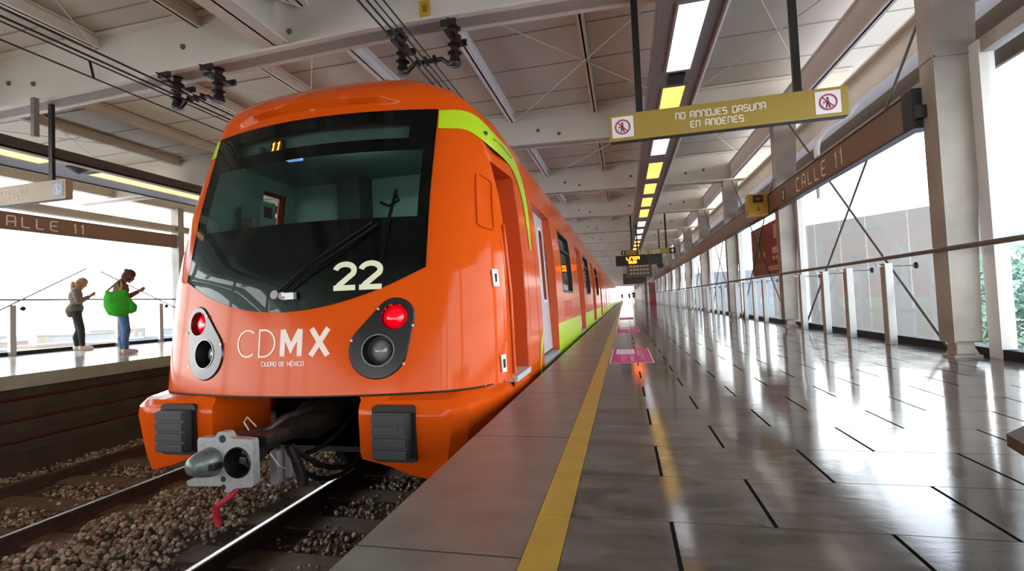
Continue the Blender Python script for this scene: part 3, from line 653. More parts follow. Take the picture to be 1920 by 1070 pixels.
for k, (y0, y1) in enumerate(((4.70, 6.04), (8.75, 10.4), (14.0, 15.6))):
    x0, x1 = -0.165, 0.25
    e = thing('floor_sticker', (0.04, y0, 0), 'magenta distancing sticker on the platform floor, '+('the nearest one', 'the next one further on', 'the third and farthest one')[k], 'floor sticker', 'magenta floor stickers')
    MB().box(x0, x1, y0, y1, 0.0004, 0.0016).build('sheet', MAGENTA, e)
    b = MB(); W = x1-x0; H = y1-y0
    P = lambda u0, u1, w0, w1: b.box(x0+W*u0, x0+W*u1, y0+H*w0, y0+H*w1, 0.0016, 0.0020)
    P(0, .022, 0, 1); P(.978, 1, 0, 1); P(0, 1, 0, .012); P(.12, .60, .55, .92)
    b.build('white_print', mat('sticker_white', '#efd9e4', 0.4), e)
    b = MB(); P(.26, .34, .12, .2); P(.24, .4, .25, .32); P(.24, .4, .38, .45); P(.66, .72, .45, .9); P(.74, .78, .2, .8); P(.80, .82, .1, .6); P(.48, .56, .1, .45); b.build('pink_print', mat('sticker_pink', '#d877a6', 0.4), e)
    b = MB()
    for j in range(4): P(.15, .56, .60+.08*j, .625+.08*j)
    for vtx in range(len(b.v)): b.v[vtx] = (b.v[vtx][0], b.v[vtx][1], b.v[vtx][2]+0.0004)
    b.build('grey_print', mat('sticker_grey', '#b48aa2', 0.4), e)
# low wooden bench whose corner shows at the edge of the view
e = thing('bench', (1.3, 1.2, 0), 'brown wooden bench corner pointing over the shiny floor tiles', 'bench')
WOOD = mat('bench_wood', '#4a3325', 0.8, noise=(14, '#3b281c', 0.8), spec=.2)
pl = [(.766, 1.224), (1.6, 1.98), (2.05, 1.6), (1.75, .7), (.60, .58)]
MB().prism(pl, lambda a, c, d: (a, c, d), 0.275, 0.30).build('seat', WOOD, e)
MB().prism([(1.25+(a-1.25)*.9, 1.2+(c-1.2)*.9) for a, c in pl], lambda a, c, d: (a, c, d), 0.20, 0.275).build('apron', mat('bench_dark', '#2b1d16', 0.5), e)
for a, c in ((1.15, 1.3), (1.75, 1.55), (1.6, .9), (1.0, .85)): MB().box(a-.03, a+.03, c-.03, c+.03, 0, 0.2).build('leg', BLACK, e)

# ------------------------------------------------------------------ the orange train
TX = NC
def lerp_tab(t, z):
    if z <= t[0][0]: return t[0][1]
    for (a, va), (b_, vb) in zip(t[:-1], t[1:]):
        if z <= b_: return va+(vb-va)*(z-a)/(b_-a)
    return t[-1][1]
WT = [(-0.4,1.37),(0.0,1.40),(0.5,1.40),(1.0,1.388),(1.4,1.36),(1.7,1.325),(1.95,1.28),(2.1,1.235),(2.2,1.17),(2.29,1.04),(2.36,0.86),(2.41,0.62),(2.44,0.32),(2.45,0.0)]
YT = [(-0.4,2.69),(0.07,2.707),(0.5,2.755),(0.87,2.80),(1.4,2.925),(2.07,3.145),(2.2,3.17),(2.29,3.21),(2.36,3.28),(2.41,3.37),(2.44,3.47),(2.45,3.6)]
def Wd(z): return lerp_tab(WT, z)
def Yf(u, z):
    """front surface"""
    W = Wd(z); y = lerp_tab(YT, z) + 0.172*u*u
    if W < 1e-3: return y
    u1 = 0.75*W; t = (abs(u)-u1)/(W-u1)
    if t > 0: y += 0.36*(W/1.4)*(1-math.sqrt(max(0, 1-min(t, 1)**2)))
    # brow over the windscreen
    if abs(u) < 0.97 and z > 2.0:
        zc = 2.085+0.075*(1-(u/.97)**2)
        if z > zc: y -= 0.06*(1-(u/.97)**2)*min(1, (z-zc)/0.02)*max(0, min(1, (2.34-z)/0.12))
    return y
def Us(Y, z):
    """half width of the body at a station"""
    W = Wd(z)
    if W < 1e-3 or Yf(W, z) <= Y: return W
    if Yf(0, z) >= Y: return 0.0
    a, b_ = 0.0, W
    for _ in range(30):
        m = (a+b_)/2
        if Yf(m, z) < Y: a = m
        else: b_ = m
    return a
def front(u, z, d=0.0):
    e_ = 0.01; p = Vector((u, Yf(u, z), z)); du = Vector((e_, Yf(u+e_/2, z)-Yf(u-e_/2, z), 0)); dz = Vector((0, Yf(u, z+e_/2)-Yf(u, z-e_/2), e_))
    n = du.cross(dz).normalized()
    if n.y > 0: n = -n
    p += n*d; return (TX+p.x, p.y, p.z)
def side(Y, z, d=0.0, s=1):
    u = Us(Y, z); e_ = 0.02; dy = Vector((Us(Y+e_, z)-Us(Y-e_, z), 2*e_, 0)); dz = Vector((Us(Y, z+e_)-Us(Y, z-e_), 0, 2*e_))
    n = dy.cross(dz).normalized()
    if n.x < 0: n = -n
    p = Vector((u, Y, z))+n*d; return (TX+s*p.x, p.y, p.z)
def zbot(u): return 0.622+0.258*min(1.0, abs(u)/.95)**2
WS_U, WS_T = 0.955, 2.065
def in_ws(u, z, m=0.03): return abs(u) < WS_U-m and zbot(u)+m < z < WS_T-m
def ws_top(u): return WS_T
L0, L1 = (0.77, 0.565, 0.115), (0.665, 0.355, 0.178)       # lamp bezel: two circles
def hull(c0, c1, grow=0.0, n=24):
    (x0, z0, r0), (x1, z1, r1) = c0, c1; r0 += grow; r1 += grow
    pts = circle(x0, z0, r0, 48)+circle(x1, z1, r1, 48); pts = sorted(pts); out = []
    def half(ps):
        h = []
        for p in ps:
            while len(h) > 1 and (h[-1][0]-h[-2][0])*(p[1]-h[-2][1])-(h[-1][1]-h[-2][1])*(p[0]-h[-2][0]) <= 1e-9: h.pop()
            h.append(p)
        return h
    a = half(pts); b_ = half(pts[::-1]); return a[:-1]+b_[:-1]
def in_bezel(u, z, m=0.03):
    u = abs(u)
    for k in range(9):
        t = k/8; x = L0[0]+(L1[0]-L0[0])*t; zz = L0[1]+(L1[1]-L0[1])*t; r = L0[2]+(L1[2]-L0[2])*t-m
        if (u-x)**2+(z-zz)**2 < r*r: return True
    return False

train = thing('metro_train', (TX, 2.7, RZ), 'orange and lime metro train with a black windscreen standing at the platform', 'train')
CARL = 20.5
DOORS = [(4.86, 6.05), (9.25, 10.45), (13.38, 14.61), (17.66, 18.89)]
WINS = [(6.76, 8.05), (11.0, 12.45), (15.25, 16.7)]
CAB = (3.48, 4.03)
Ys = sorted(set([CARL, 19.6, 4.66, 4.10, 4.42] + [v for d in DOORS+WINS for v in d] + list(CAB)))[::-1]
Zs = [-0.36, -0.1, 0.0, 0.07, 0.2, 0.33, 0.5, 0.6, 0.75, 0.9, 1.1, 1.25, 1.4, 1.52, 1.66, 1.74, 1.85, 1.95, 2.02, 2.07, 2.1, 2.14, 2.17, 2.2, 2.25, 2.29, 2.33, 2.36, 2.39, 2.41, 2.43, 2.44, 2.447, 2.45]
Zs = sorted(set(Zs+[0.07+0.0235*k for k in range(1, 86)]))
KEEP = (0.07, 0.33, 0.75, 1.25, 1.62, 1.66, 1.70, 1.85)
Zs = sorted(set([z for z in Zs if all(abs(z-q) > 0.008 for q in KEEP)]+list(KEEP)))
Zs = [z for i, z in enumerate(Zs) if i == 0 or z in KEEP or z-Zs[i-1] > 0.004]
NV = 150
vf = [math.sin(PI/2*(-1+2*k/NV))*0.35+(-1+2*k/NV)*0.65 for k in range(NV+1)]
rows = []
for z in Zs:
    r = []
    def stn(Y):
        Yq = max(Y, Yf(0, z)); return Us(Yq, z), Yq
    for Y in Ys: u, q = stn(Y); r.append((-u, q))
    um = stn(Ys[-1])[0]
    for v in vf[1:-1]:
        # even spacing along the rounded corner
        u = um*v; r.append((u, Yf(u, z)))
    for Y in Ys[::-1]: u, q = stn(Y); r.append((u, q))
    rows.append(r)
NR = len(rows[0]); nY = len(Ys)
b = MB(); vs = [(TX+u, y, z) for z, r in zip(Zs, rows) for u, y in r]; fs = []; ms = []
LINEZ = 0.07
for i in range(len(Zs)-1):
    z0, z1 = Zs[i], Zs[i+1]; zm = (z0+z1)/2
    for j in range(NR-1):
        (ua, ya), (ub, yb) = rows[i][j], rows[i][j+1]; um = (ua+ub)/2; ym = (ya+yb)/2
        sidef = j < nY-1 or j >= NR-nY; mi = 0
        if sidef:
            if any(a < ym < c for a, c in DOORS) and zm > -0.02 and zm < 1.66: continue
            if any(a < ym < c for a, c in WINS) and 0.75 < zm < 1.62: continue
            if CAB[0] < ym < CAB[1] and 0.07 < zm < 1.70 and um > 0: continue
            if 4.10 < ym < 4.42 and 1.25 < zm < 1.85 and um < 0: continue
            if ym > 4.66 and zm < 0.33 and not (um > 0 and ym < 4.86): mi = 1
        else:
            if in_ws(um, zm) or in_bezel(um, zm): continue
            if zm < 0.06 : continue
        fs.append((i*NR+j, i*NR+j+1, (i+1)*NR+j+1, (i+1)*NR+j)); ms.append(mi)
b.v = vs; b.f = fs; b.m = ms
body = b.build('body', [ORANGE, LIME], train, smooth=50)
# windscreen and its black border
CL = (-0.84, 0.88, 1.235, 1.735)         # see-through region
DS = (-0.68, 0.77, 1.835, 1.965)         # destination slot
us = sorted(set([-WS_U, WS_U, CL[0], CL[1], DS[0], DS[1]]+[-0.9+0.06*k for k in range(31)]))
zs_up = [CL[2], 1.30, 1.40, 1.5, 1.6, CL[3], DS[2], 1.9, DS[3], 2.02, WS_T]
def ws_grid(d, holes):
    m = MB(); R = []
    for u in us:
        c = [(u, zbot(u)+(CL[2]-zbot(u))*k/8) for k in range(8)]+[(u, z) for z in zs_up]; R.append(c)
    H = len(R[0]); m.v = [front(u, z, d) for c in R for u, z in c]
    for i in range(len(us)-1):
        for k in range(H-1):
            um = (us[i]+us[i+1])/2; zm = (R[i][k][1]+R[i][k+1][1])/2
            if holes and any(h[0] < um < h[1] and h[2] < zm < h[3] for h in holes): continue
            m.f.append((i*H+k, (i+1)*H+k, (i+1)*H+k+1, i*H+k+1)); m.m.append(0)
    edge = [(u, zbot(u)) for u in us]+[(WS_U, zbot(WS_U)+(WS_T-zbot(WS_U))*k/10) for k in range(1, 10)]+[(u, WS_T) for u in us[::-1]]+[(-WS_U, WS_T-(WS_T-zbot(WS_U))*k/10) for k in range(1, 10)]
    return m, edge
WGLASS = glass('windscreen_glass', (0.50, 0.60, 0.57), ior=1.42)
g, edge = ws_grid(0.010, None)
ws = g.build('windscreen', WGLASS, train, smooth=True)
g, edge = ws_grid(0.004, [CL, DS]); n0 = len(g.v)
for dd in (0.011, -0.03): g.v += [front(u, z, dd) for u, z in edge]
ne = len(edge)
for k in range(ne): g.f.append((n0+k, n0+(k+1) % ne, n0+ne+(k+1) % ne, n0+ne+k)); g.m.append(0)
g.build('border', mat('black_border', '#0b0b0c', 0.25), ws, smooth=True)
# destination slot behind the glass
b = MB(); b.add([front(DS[0]-.14, DS[2]-.05, -0.05), front(0, DS[2]-.05, -0.05), front(DS[1]+.1, DS[2]-.05, -0.05), front(DS[1]+.1, DS[3]+.09, -0.05), front(0, DS[3]+.09, -.05), front(DS[0]-.14, DS[3]+.09, -0.05)], [(0,1,4,5),(1,2,3,4)])
dp = b.build('destination_panel', mat('panel_grey', '#6d7c7d', 0.6), train)
b = MB(); b.prism([(-0.38,1.845),(-0.26,1.845),(-0.26,1.955),(-0.38,1.955)], lambda a, c, d: front(a, c, -0.045+d), 0, .004, 0)
dg = lambda a, c, d: front(a, c, -0.038+d)
for x in (-0.345, -0.295): ribbon(b, [(x-.012, 1.925), (x, 1.935), (x, 1.865)], .011, dg, 0, .002, mi=1); ribbon(b, [(x-.012, 1.866), (x+.012, 1.866)], .009, dg, 0, .002, mi=1)
b.build('line_number', [mat('led_brown', '#4a2512', 0.5), mat('led_amber', '#ffb46a', 0.5, emit='#ff8a30', estr=5)], dp)
MB().lathe([(0, .0), (.028, .0), (.03, .012), (.018, .02), (.0, .02)], front(-0.47, 1.90, -0.05), (0, -1, 0.25), 18).build('camera_eye', DARK, dp, True)
# cab interior
CABW = mat('cab_wall', '#7f9c96', 0.6); CABD = mat('cab_dark', '#3d4a48', 0.6)
b = MB(); yst = [3.32, 3.45, 4.06, 4.10, 4.42, 4.56]; zst = [0.1, 0.5, 0.9, 1.25, 1.55, 1.85, 1.98]
for s_ in (-1, 1):
    k0 = len(b.v); b.v += [(TX+s_*(Us(y, z)-.06), y, z) for y in yst for z in zst]
    for i in range(5):
        for j in range(6):
            if s_ < 0 and i == 3 and j in (3, 4): continue
            if s_ > 0 and i == 1: continue
            b.f.append((k0+i*7+j, k0+i*7+j+1, k0+i*7+j+8, k0+i*7+j+7)); b.m.append(0)
b.box(TX-1.28, TX+1.28, 4.56, 4.58, 0.06, 2.0)
for i in range(5):
    if yst[i] > 3.4: b.f.append((i*7+6, (i+1)*7+6, 42+(i+1)*7+6, 42+i*7+6)); b.m.append(0)
cab = b.build('cab_interior', CABW, train)
b = MB(); b.box(TX-.95, TX+.95, 3.12, 3.5, 0.92, 1.10).box(TX-1.2, TX+1.2, 3.5, 4.55, 0.08, 0.12); b.build('console', mat('console', '#151617', 0.5), cab)
MB().box(TX-.12, TX+.55, 4.53, 4.55, 0.1, 1.75, bev=0.008).build('rear_door', mat('cab_door', '#8fb0a8', 0.5), cab)
MB().box(TX+.18, TX+.25, 4.50, 4.535, 1.25, 1.29).build('door_latch', BLACK, cab)
MB().box(TX-.55, TX-.3, 4.3, 4.55, 0.1, 2.05).build('pillar_panel', CABD, cab)
MB().box(TX-1.15, TX-.95, 3.7, 3.9, 1.05, 1.65).box(TX+.72, TX+1.15, 4.2, 4.5, 0.12, 1.9).build('equipment_cabinet', mat('cabinet_teal', '#6e8a84', 0.6), cab)
MB().box(TX-.955, TX-.945, 3.75, 3.85, 1.5, 1.6).build('control_panel', mat('maroon_panel', '#45222a', 0.5), cab)
MB().box(TX-.98, TX-.88, 3.52, 3.62, 1.0, 1.45, bev=.015).build('seat_back', mat('seat_pink', '#7b5f63', 0.6), cab)
MB().box(TX-.60, TX-.46, 3.56, 3.66, 1.945, 1.975).build('cab_lamp', mat('cab_lamp', '#dfe9ff', 0.5, emit='#7fa8ff', estr=0.9), cab)
cl_ = bpy.data.lights.new('cab_fill_light', 'POINT'); cl_.energy = 4.5; cl_.shadow_soft_size = .08; cl_.color = (.85, 1, .96)
co_ = bpy.data.objects.new('cab_fill_light', cl_); COL.objects.link(co_); co_.location = (TX+.1, 3.42, 1.88)  # added fill light, hidden behind the windscreen border, brightens the dark cab
# lamp clusters
BEZ = mat('bezel', '#1c1c1f', 0.2, spec=0.45)
LENSR = mat('red_lens', '#c40018', 0.12, coat=0.6, emit='#ff0018', estr=0.35); 
LENSC = mat('clear_lens', '#6d716c', 0.12, spec=0.7, noise=(60, '#9a9f98', 0.7)); TUBE = mat('lamp_tube', '#101010', 0.4)
for s in (-1, 1):
    m_ = lambda a, c, d: front(s*a, c, d)
    rc = (0.765, 0.565, 0.084); hc = (0.668, 0.352, 0.098)
    v, f = fill2d([hull(L0, L1), circle(rc[0], rc[1], rc[2], 36), circle(hc[0], hc[1], hc[2], 36)])
    b = MB(); b.v = [m_(a, c, 0.012) for a, c in v]; b.f = [tuple(t) for t in f]; b.m = [0]*len(f)
    h = hull(L0, L1); k0 = len(b.v); h2 = hull(L0, L1, 0.008); n_ = len(h)
    b.v += [m_(a, c, 0.012) for a, c in h]+[m_(a, c, 0.001) for a, c in h2][:n_]
    for k in range(n_): b.f.append((k0+k, k0+(k+1) % n_, k0+n_+(k+1) % n_, k0+n_+k)); b.m.append(0)
    cl = b.build('lamp_cluster', BEZ, train, smooth=30); 
    for (x, z, r), nm, M_, dep in ((rc, 'tail_lamp', LENSR, 0.045), (hc, 'headlamp', LENSC, 0.085)):
        b = MB(); n_ = 36; C0 = circle(x, z, r, n_); C1 = circle(x, z, r*.96, n_)
        b.v = [m_(a, c, 0.0135) for a, c in C0]+[m_(a, c, -dep) for a, c in C1]; b.f = [(k, (k+1) % n_, n_+(k+1) % n_, n_+k) for k in range(n_)]+[tuple(range(n_, 2*n_))]; b.m = [0]*(n_+1)
        tb = b.build('lamp_tube', TUBE if nm == 'headlamp' else mat('red_tube', '#5a0510', 0.3), cl, smooth=40)
        b = MB(); rr = r*(.92 if nm == 'tail_lamp' else .70); nr = 6
        off = 0.0 if nm == 'tail_lamp' else 0.016*1
        for q in range(nr+1):
            t = q/nr; b.v += [m_(a, c, -dep+0.004+(dep*(.85 if nm == 'tail_lamp' else .55))*math.sqrt(max(0, 1-(t*.98)**2))) for a, c in circle(x, z, rr*t+1e-4, n_)]
        for q in range(nr):
            for k in range(n_): b.f.append((q*n_+k, q*n_+(k+1) % n_, (q+1)*n_+(k+1) % n_, (q+1)*n_+k)); b.m.append(0)
        b.build(nm, M_, cl, smooth=60)
        if nm == 'headlamp':
            b = MB(); ribbon(b, circle(x, z, r+.002, 40)+[(x+r+.002, z)], .006, m_, .012, .016); b.build('trim_ring', mat('ring_grey', '#77777a', 0.3, metal=0.6), cl)
    b = MB()
    for (a, c) in ((.665, .615), (.882, .50), (.83, .26), (.50, .42)): b.prism(circle(a, c, .008, 8), m_, .012, .017)
    b.build('screw', SILVER, cl)
# front lettering
b = MB(); P_ = lambda a, c, d: front(a, c, 0.002+d)
H_ = 0.175; z0 = 0.333
ribbon(b, [(-0.265+x*H_, z0+z*H_) for x, z in arc(.0, .5, .47, .5, 50, 310, 26)], .012, P_, 0, .002)
ribbon(b, [(-0.165+x*H_, z0+z*H_) for x, z in [(0, 0), (0, 1), (.2, 1)]+arc(.2, .5, .5, .5, 88, -88, 16)+[(.2, 0), (0, 0)]], .012, P_, 0, .002)
for st in ([(0, 0), (0, 1)], [(0, .98), (.36, .3), (.72, .98)], [(.72, 0), (.72, 1)]): ribbon(b, [(0.018+x*H_, z0+z*H_) for x, z in st], .036, P_, 0, .0021 if len(st) == 2 else .002)
for st in ([(0, 0), (.66, 1)], [(0, 1), (.66, 0)]): ribbon(b, [(0.225+x*H_, z0+z*H_) for x, z in st], .036, P_, 0, .002 if st[0][1] else .0021)
text(b, 'CIUDAD DE MÉXICO', 0.026, 0.0052, P_, 0.02, 0.272, gap=.22, align='center', d1=.002, asp=.95)
b.build('front_lettering', mat('letter_pale', '#f0d8cf', 0.4), train)
b = MB(); P2 = lambda a, c, d: front(a, c, 0.0125+d)
for x0_ in (0.365, 0.535):
    h_ = 0.185; zb_ = 0.745
    two = arc(.36, .70, .30, .235, 172, -28, 16)+[(.20, .20), (.10, .065)]
    ribbon(b, [(x0_+x*h_*1.12, zb_+z*h_) for x, z in two], .036, P2, 0, .002); ribbon(b, [(x0_+x*h_, zb_+z*h_) for x, z in ((.02, .095), (.80, .095))], .035, P2, 0, .0021)
b.build('fleet_number', mat('number_cream', '#e6e2c4', 0.45), train)
# wiper
b = MB(); w3 = lambda a, c, d: front(a, c, d)
b.tube([w3(-.03, .745, .03), w3(.22, .93, .05), w3(.60, 1.19, .04)], .009, 8); b.tube([w3(.02, .735, .03), w3(.30, .93, .055), w3(.64, 1.18, .04)], .007, 8)
wp = b.build('wiper', mat('wiper_black', '#0a0a0b', 0.5, spec=.25), train, True)
b = MB(); b.tube([w3(.675, .93, .02), w3(.70, 1.2, .022), w3(.735, 1.42, .02)], .012, 8); b.tube([w3(.64, 1.33, .03), w3(.70, 1.30, .035), w3(.76, 1.34, .03), w3(.74, 1.38, .03)], .01, 8); b.build('wiper_blade', mat('wiper_rubber', '#050505', 0.8, spec=0.1), wp, True)
b = MB(); b.lathe([(0, .03), (.03, .03), (.034, 0)], w3(-.04, .735, .01), (0, -1, .2), 14); b.lathe([(0, .03), (.026, .03), (.03, 0)], w3(.02, .725, .01), (0, -1, .2), 14); b.box(*[TX+.02, TX+.11], Yf(.06, .72)-.04, Yf(.06, .72)-.01, .705, .75); b.build('wiper_pivot', STEEL, wp)

# lime band sweeping from the windscreen corner over the cab door
TOPE = [(0.959,3.300,2.058), (0.991,3.320,2.063), (1.023,3.340,2.069), (1.054,3.364,2.075), (1.081,3.392,2.080), (1.107,3.416,2.081), (1.129,3.444,2.081), (1.151,3.468,2.076), (1.172,3.500,2.068), (1.195,3.528,2.053), (1.217,3.556,2.032), (1.238,3.592,2.010), (1.258,3.636,1.988), (1.272,3.728,1.978), (1.266,3.912,1.994), (1.263,4.096,2.004), (1.266,4.244,1.997), (1.273,4.344,1.973), (1.282,4.412,1.937), (1.290,4.472,1.894), (1.300,4.516,1.839), (1.311,4.544,1.775), (1.325,4.552,1.700), (1.334,4.568,1.622), (1.344,4.568,1.533), (1.356,4.540,1.430), (1.365,4.516,1.321), (1.373,4.492,1.211), (1.381,4.468,1.103)]
BOTE = [(0.966,3.256,1.909), (1.009,3.272,1.908), (1.051,3.296,1.911), (1.088,3.328,1.916), (1.120,3.356,1.917), (1.145,3.376,1.913), (1.162,3.396,1.907), (1.179,3.412,1.897), (1.199,3.432,1.884), (1.221,3.460,1.868), (1.246,3.492,1.849), (1.268,3.532,1.829), (1.288,3.580,1.813), (1.303,3.644,1.803), (1.305,3.764,1.809), (1.304,3.896,1.816), (1.304,4.012,1.816), (1.306,4.096,1.806), (1.308,4.160,1.791), (1.313,4.204,1.765), (1.320,4.240,1.729), (1.326,4.280,1.687), (1.332,4.320,1.639), (1.339,4.348,1.579), (1.347,4.368,1.506), (1.358,4.372,1.414), (1.366,4.384,1.312), (1.374,4.396,1.204), (1.381,4.412,1.098)]
def skin_pt(u, Y, z, d, s):
    return side(Y, z, d, s) if u > Wd(z)*.95 else front(s*u, z, d)
for s in (1, -1):
    b = MB(); rows_ = 6; G = []
    for P, Q in list(zip(TOPE, BOTE))[:None if s == 1 else 14]:
        col_ = []
        for r_ in range(rows_+1):
            t = r_/rows_; z = P[2]+(Q[2]-P[2])*t; u = P[0]+(Q[0]-P[0])*t; Y = P[1]+(Q[1]-P[1])*t
            # slide along the section at this height until it meets the body
            if u > Wd(z)*.95 or Y > Yf(Wd(z)*.95, z): col_.append(side(max(Y, Yf(Wd(z)*.9, z)), z, .005, s))
            else: col_.append(front(s*u, z, .005))
        G.append(col_)
    b.v = [p for c in G for p in c]
    for i in range(len(G)-1):
        for r_ in range(rows_): b.f.append((i*(rows_+1)+r_, (i+1)*(rows_+1)+r_, (i+1)*(rows_+1)+r_+1, i*(rows_+1)+r_+1)); b.m.append(0)
    ls = b.build('lime_band', LIME, train, smooth=60)
    if s == 1:
        MB().lathe([(0, .012), (.016, .012), (.018, 0)], front(1.24, 1.93, .004), (1, -.7, 0), 12).build('cap', BLACK, ls)
        MB().tube([side(3.62, 1.91, .006), side(3.85, 1.925, .006), side(4.2, 1.925, .006)], .007, 6).build('gutter', mat('gutter_dark', '#5c7a08', 0.5), ls)
b = MB(); pl = [(4.60, -.2), (4.625, .05), (4.66, .18), (4.72, .26), (4.80, .31), (4.858, .33), (4.858, -.2)]
b.v = [side(a, c, .003) for a, c in pl]; b.f = [tuple(range(len(pl)))]; b.m = [0]; b.build('lime_corner', LIME, train)

# recess helper on the platform side: jambs and back wall
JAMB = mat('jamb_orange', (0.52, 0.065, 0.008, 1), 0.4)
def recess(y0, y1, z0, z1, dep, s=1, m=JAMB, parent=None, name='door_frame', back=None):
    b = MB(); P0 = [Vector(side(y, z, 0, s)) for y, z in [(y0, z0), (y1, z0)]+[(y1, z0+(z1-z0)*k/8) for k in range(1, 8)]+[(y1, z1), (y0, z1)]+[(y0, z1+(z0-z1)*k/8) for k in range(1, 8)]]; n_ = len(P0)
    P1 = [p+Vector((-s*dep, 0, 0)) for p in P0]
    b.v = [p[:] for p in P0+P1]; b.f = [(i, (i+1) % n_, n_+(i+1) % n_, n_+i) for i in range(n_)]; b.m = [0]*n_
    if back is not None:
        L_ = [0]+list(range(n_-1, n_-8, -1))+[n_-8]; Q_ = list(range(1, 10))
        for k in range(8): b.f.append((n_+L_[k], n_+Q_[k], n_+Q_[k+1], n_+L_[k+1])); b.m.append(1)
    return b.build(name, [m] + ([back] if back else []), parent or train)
# cab door on the platform side
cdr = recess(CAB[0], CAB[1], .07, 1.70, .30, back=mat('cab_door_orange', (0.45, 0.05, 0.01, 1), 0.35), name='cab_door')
b = MB(); q0 = side(CAB[0], .5); b.box(q0[0]-.285, q0[0]-.26, 3.46, 3.74, .09, 1.62).box(q0[0]-.30, q0[0]-.27, 3.75, 4.0, .09, 1.62); b.build('door_leaf', mat('leaf_orange', (0.62, 0.07, 0.01, 1), 0.3), cdr)
MB().box(TX+1.12, TX+1.425, CAB[0]+.01, CAB[1]-.01, .03, .075, bev=.006).build('step', mat('step_grey', '#b7bcc1', 0.4), cdr)
MB().tube([side(3.455, .1, .012), side(3.455, .7, .012), side(3.455, 1.2, .012)], .012, 8).build('grab_rail', ORANGE, cdr, True)
for z in (.80, .20):
    b = MB(); b.v = [side(3.24+a, z+c, d) for d in (0.004, .012) for a, c in ((0, -.06), (.055, -.06), (.055, .06), (0, .06))]; b.f = [(4,5,6,7),(0,1,5,4),(1,2,6,5),(2,3,7,6),(3,0,4,7)]; b.m = [0]*5
    fp = b.build('footstep_plate', SILVER, train); MB().box(side(3.265, z, .01)[0], side(3.265, z, .02)[0], 3.255, 3.275, z-.03, z+.03).build('slot', BLACK, fp)
# cab side window panel (orange blank with rounded border)
b = MB(); q = lambda a, c, d: front(a, c, d)
lp = rnd([(1.247, 1.175), (1.330, 1.145), (1.303, 1.52), (1.222, 1.575)], .02, closed=True)
ribbon(b, lp, .012, q, 0.0, .014); hp = b.build('hatch_frame', ORANGE, train, smooth=40)
b = MB(); lp2 = lp[:-1]; b.v = [front(a, c, .005) for a, c in lp2]; b.f = [tuple(range(len(lp2)))]; b.m = [0]; b.build('hatch_panel', ORANGE, hp)
q = lambda a, c, d: side(a, c, d)
# panel joints on the nose
b = MB(); ln = lambda pts: ribbon(b, pts, .005, q, .0005, .0016, sub=.06)
ln([(3.40, .09), (3.40, 1.1)]); ln([(4.06, .0), (4.06, 1.7)]); ln([(4.2, .3), (4.2, 1.25)]); ln([(4.62, .0), (4.62, 1.75)])
b.build('panel_joint', mat('joint_orange', (0.35, 0.03, 0.005, 1), 0.6), train)
b = MB(); ribbon(b, [(u, .075) for u in [-1.38+.06*k for k in range(47)]], .010, lambda a, c, d: front(max(-1.385, min(1.385, a)), c, d), .0005, .002, sub=.05)
b.build('nose_seam', mat('seam_black', '#180a05', 0.7), train)

# passenger doors and windows, both sides of the first car
LEAFW = DGLASS
def pdoor(y0, y1, s, z0=0.0, z1=1.66):
    fr = recess(y0, y1, z0, z1, .10, s, name='passenger_door')
    ym = (y0+y1)/2; xa = side(ym, .3)[0]-TX-.085
    for k, (a, c) in enumerate(((y0+.005, ym-.004), (ym+.004, y1-.005))):
        b = MB(); tilt = Wd(z1)-Wd(.3)
        vs = [(TX+s*(xa-dx+(tilt if zz else 0)), yq, z1 if zz else z0+.03) for dx in (0, .03) for yq in (a, c) for zz in (0, 1)]
        b.add(vs, [(0,1,3,2),(4,6,7,5),(0,2,6,4),(2,3,7,6),(3,1,5,7),(1,0,4,5)]); lf = b.build('door_leaf', SILVER, fr)
        b = MB(); fz = lambda zz: xa+tilt*(zz-z0)/(z1-z0)
        lp = rnd([(a+.17, .62), (c-.13, .62), (c-.13, 1.50), (a+.17, 1.50)], .09, closed=True)
        b.prism(lp[:-1], lambda p_, c_, d: (TX+s*(fz(c_)+d), p_, c_), -.005, .004); b.build('door_window', mat('door_glass', '#2a2420', 0.08, spec=.7), fr)
        b = MB(); ribbon(b, lp, .03, lambda p_, c_, d: (TX+s*(fz(c_)+d), p_, c_), .001, .007); b.build('window_seal', mat('seal_white', '#dcdcdc', 0.4), fr)
    MB().box(min(TX+s*(xa-.03), TX+s*1.41), max(TX+s*(xa-.03), TX+s*1.41), y0+.01, y1-.01, -.045, .004, bev=.004).build('door_sill', mat('sill_grey', '#9ba0a5', 0.4), fr)
    return fr
def pwin(y0, y1, s):
    fr = recess(y0, y1, .75, 1.62, .035, s, m=BLACK, name='side_window', back=DGLASS)
    b = MB(); ribbon(b, rnd([(y0, .75), (y1, .75), (y1, 1.62), (y0, 1.62)], .07, closed=True), .03, lambda a, c, d: side(a, c, d, s), -.002, .004); b.build('window_rim', DARK, fr)
    MB().box(min(TX+s*(Wd(1.4)-.035), TX+s*(Wd(1.4)-.005)), max(TX+s*(Wd(1.4)-.035), TX+s*(Wd(1.4)-.005)), y0+.02, y1-.02, 1.36, 1.385).build('window_bar', DARK, fr)
    return fr
for y0, y1 in DOORS: pdoor(y0, y1, 1); pdoor(y0, y1, -1)
for y0, y1 in WINS: pwin(y0, y1, 1)
b = MB()
for r_ in range(7):
    for c_ in range(5): b.v and None; b.prism([(6.78+.21*c_, .385+.034*r_), (6.95+.21*c_, .385+.034*r_), (6.95+.21*c_, .405+.034*r_), (6.78+.21*c_, .405+.034*r_)], lambda a, c, d: side(a, c, d), .0005, .003)
b.build('vent_grille', mat('vent_red', (0.42, 0.04, 0.02, 1), 0.5), train)
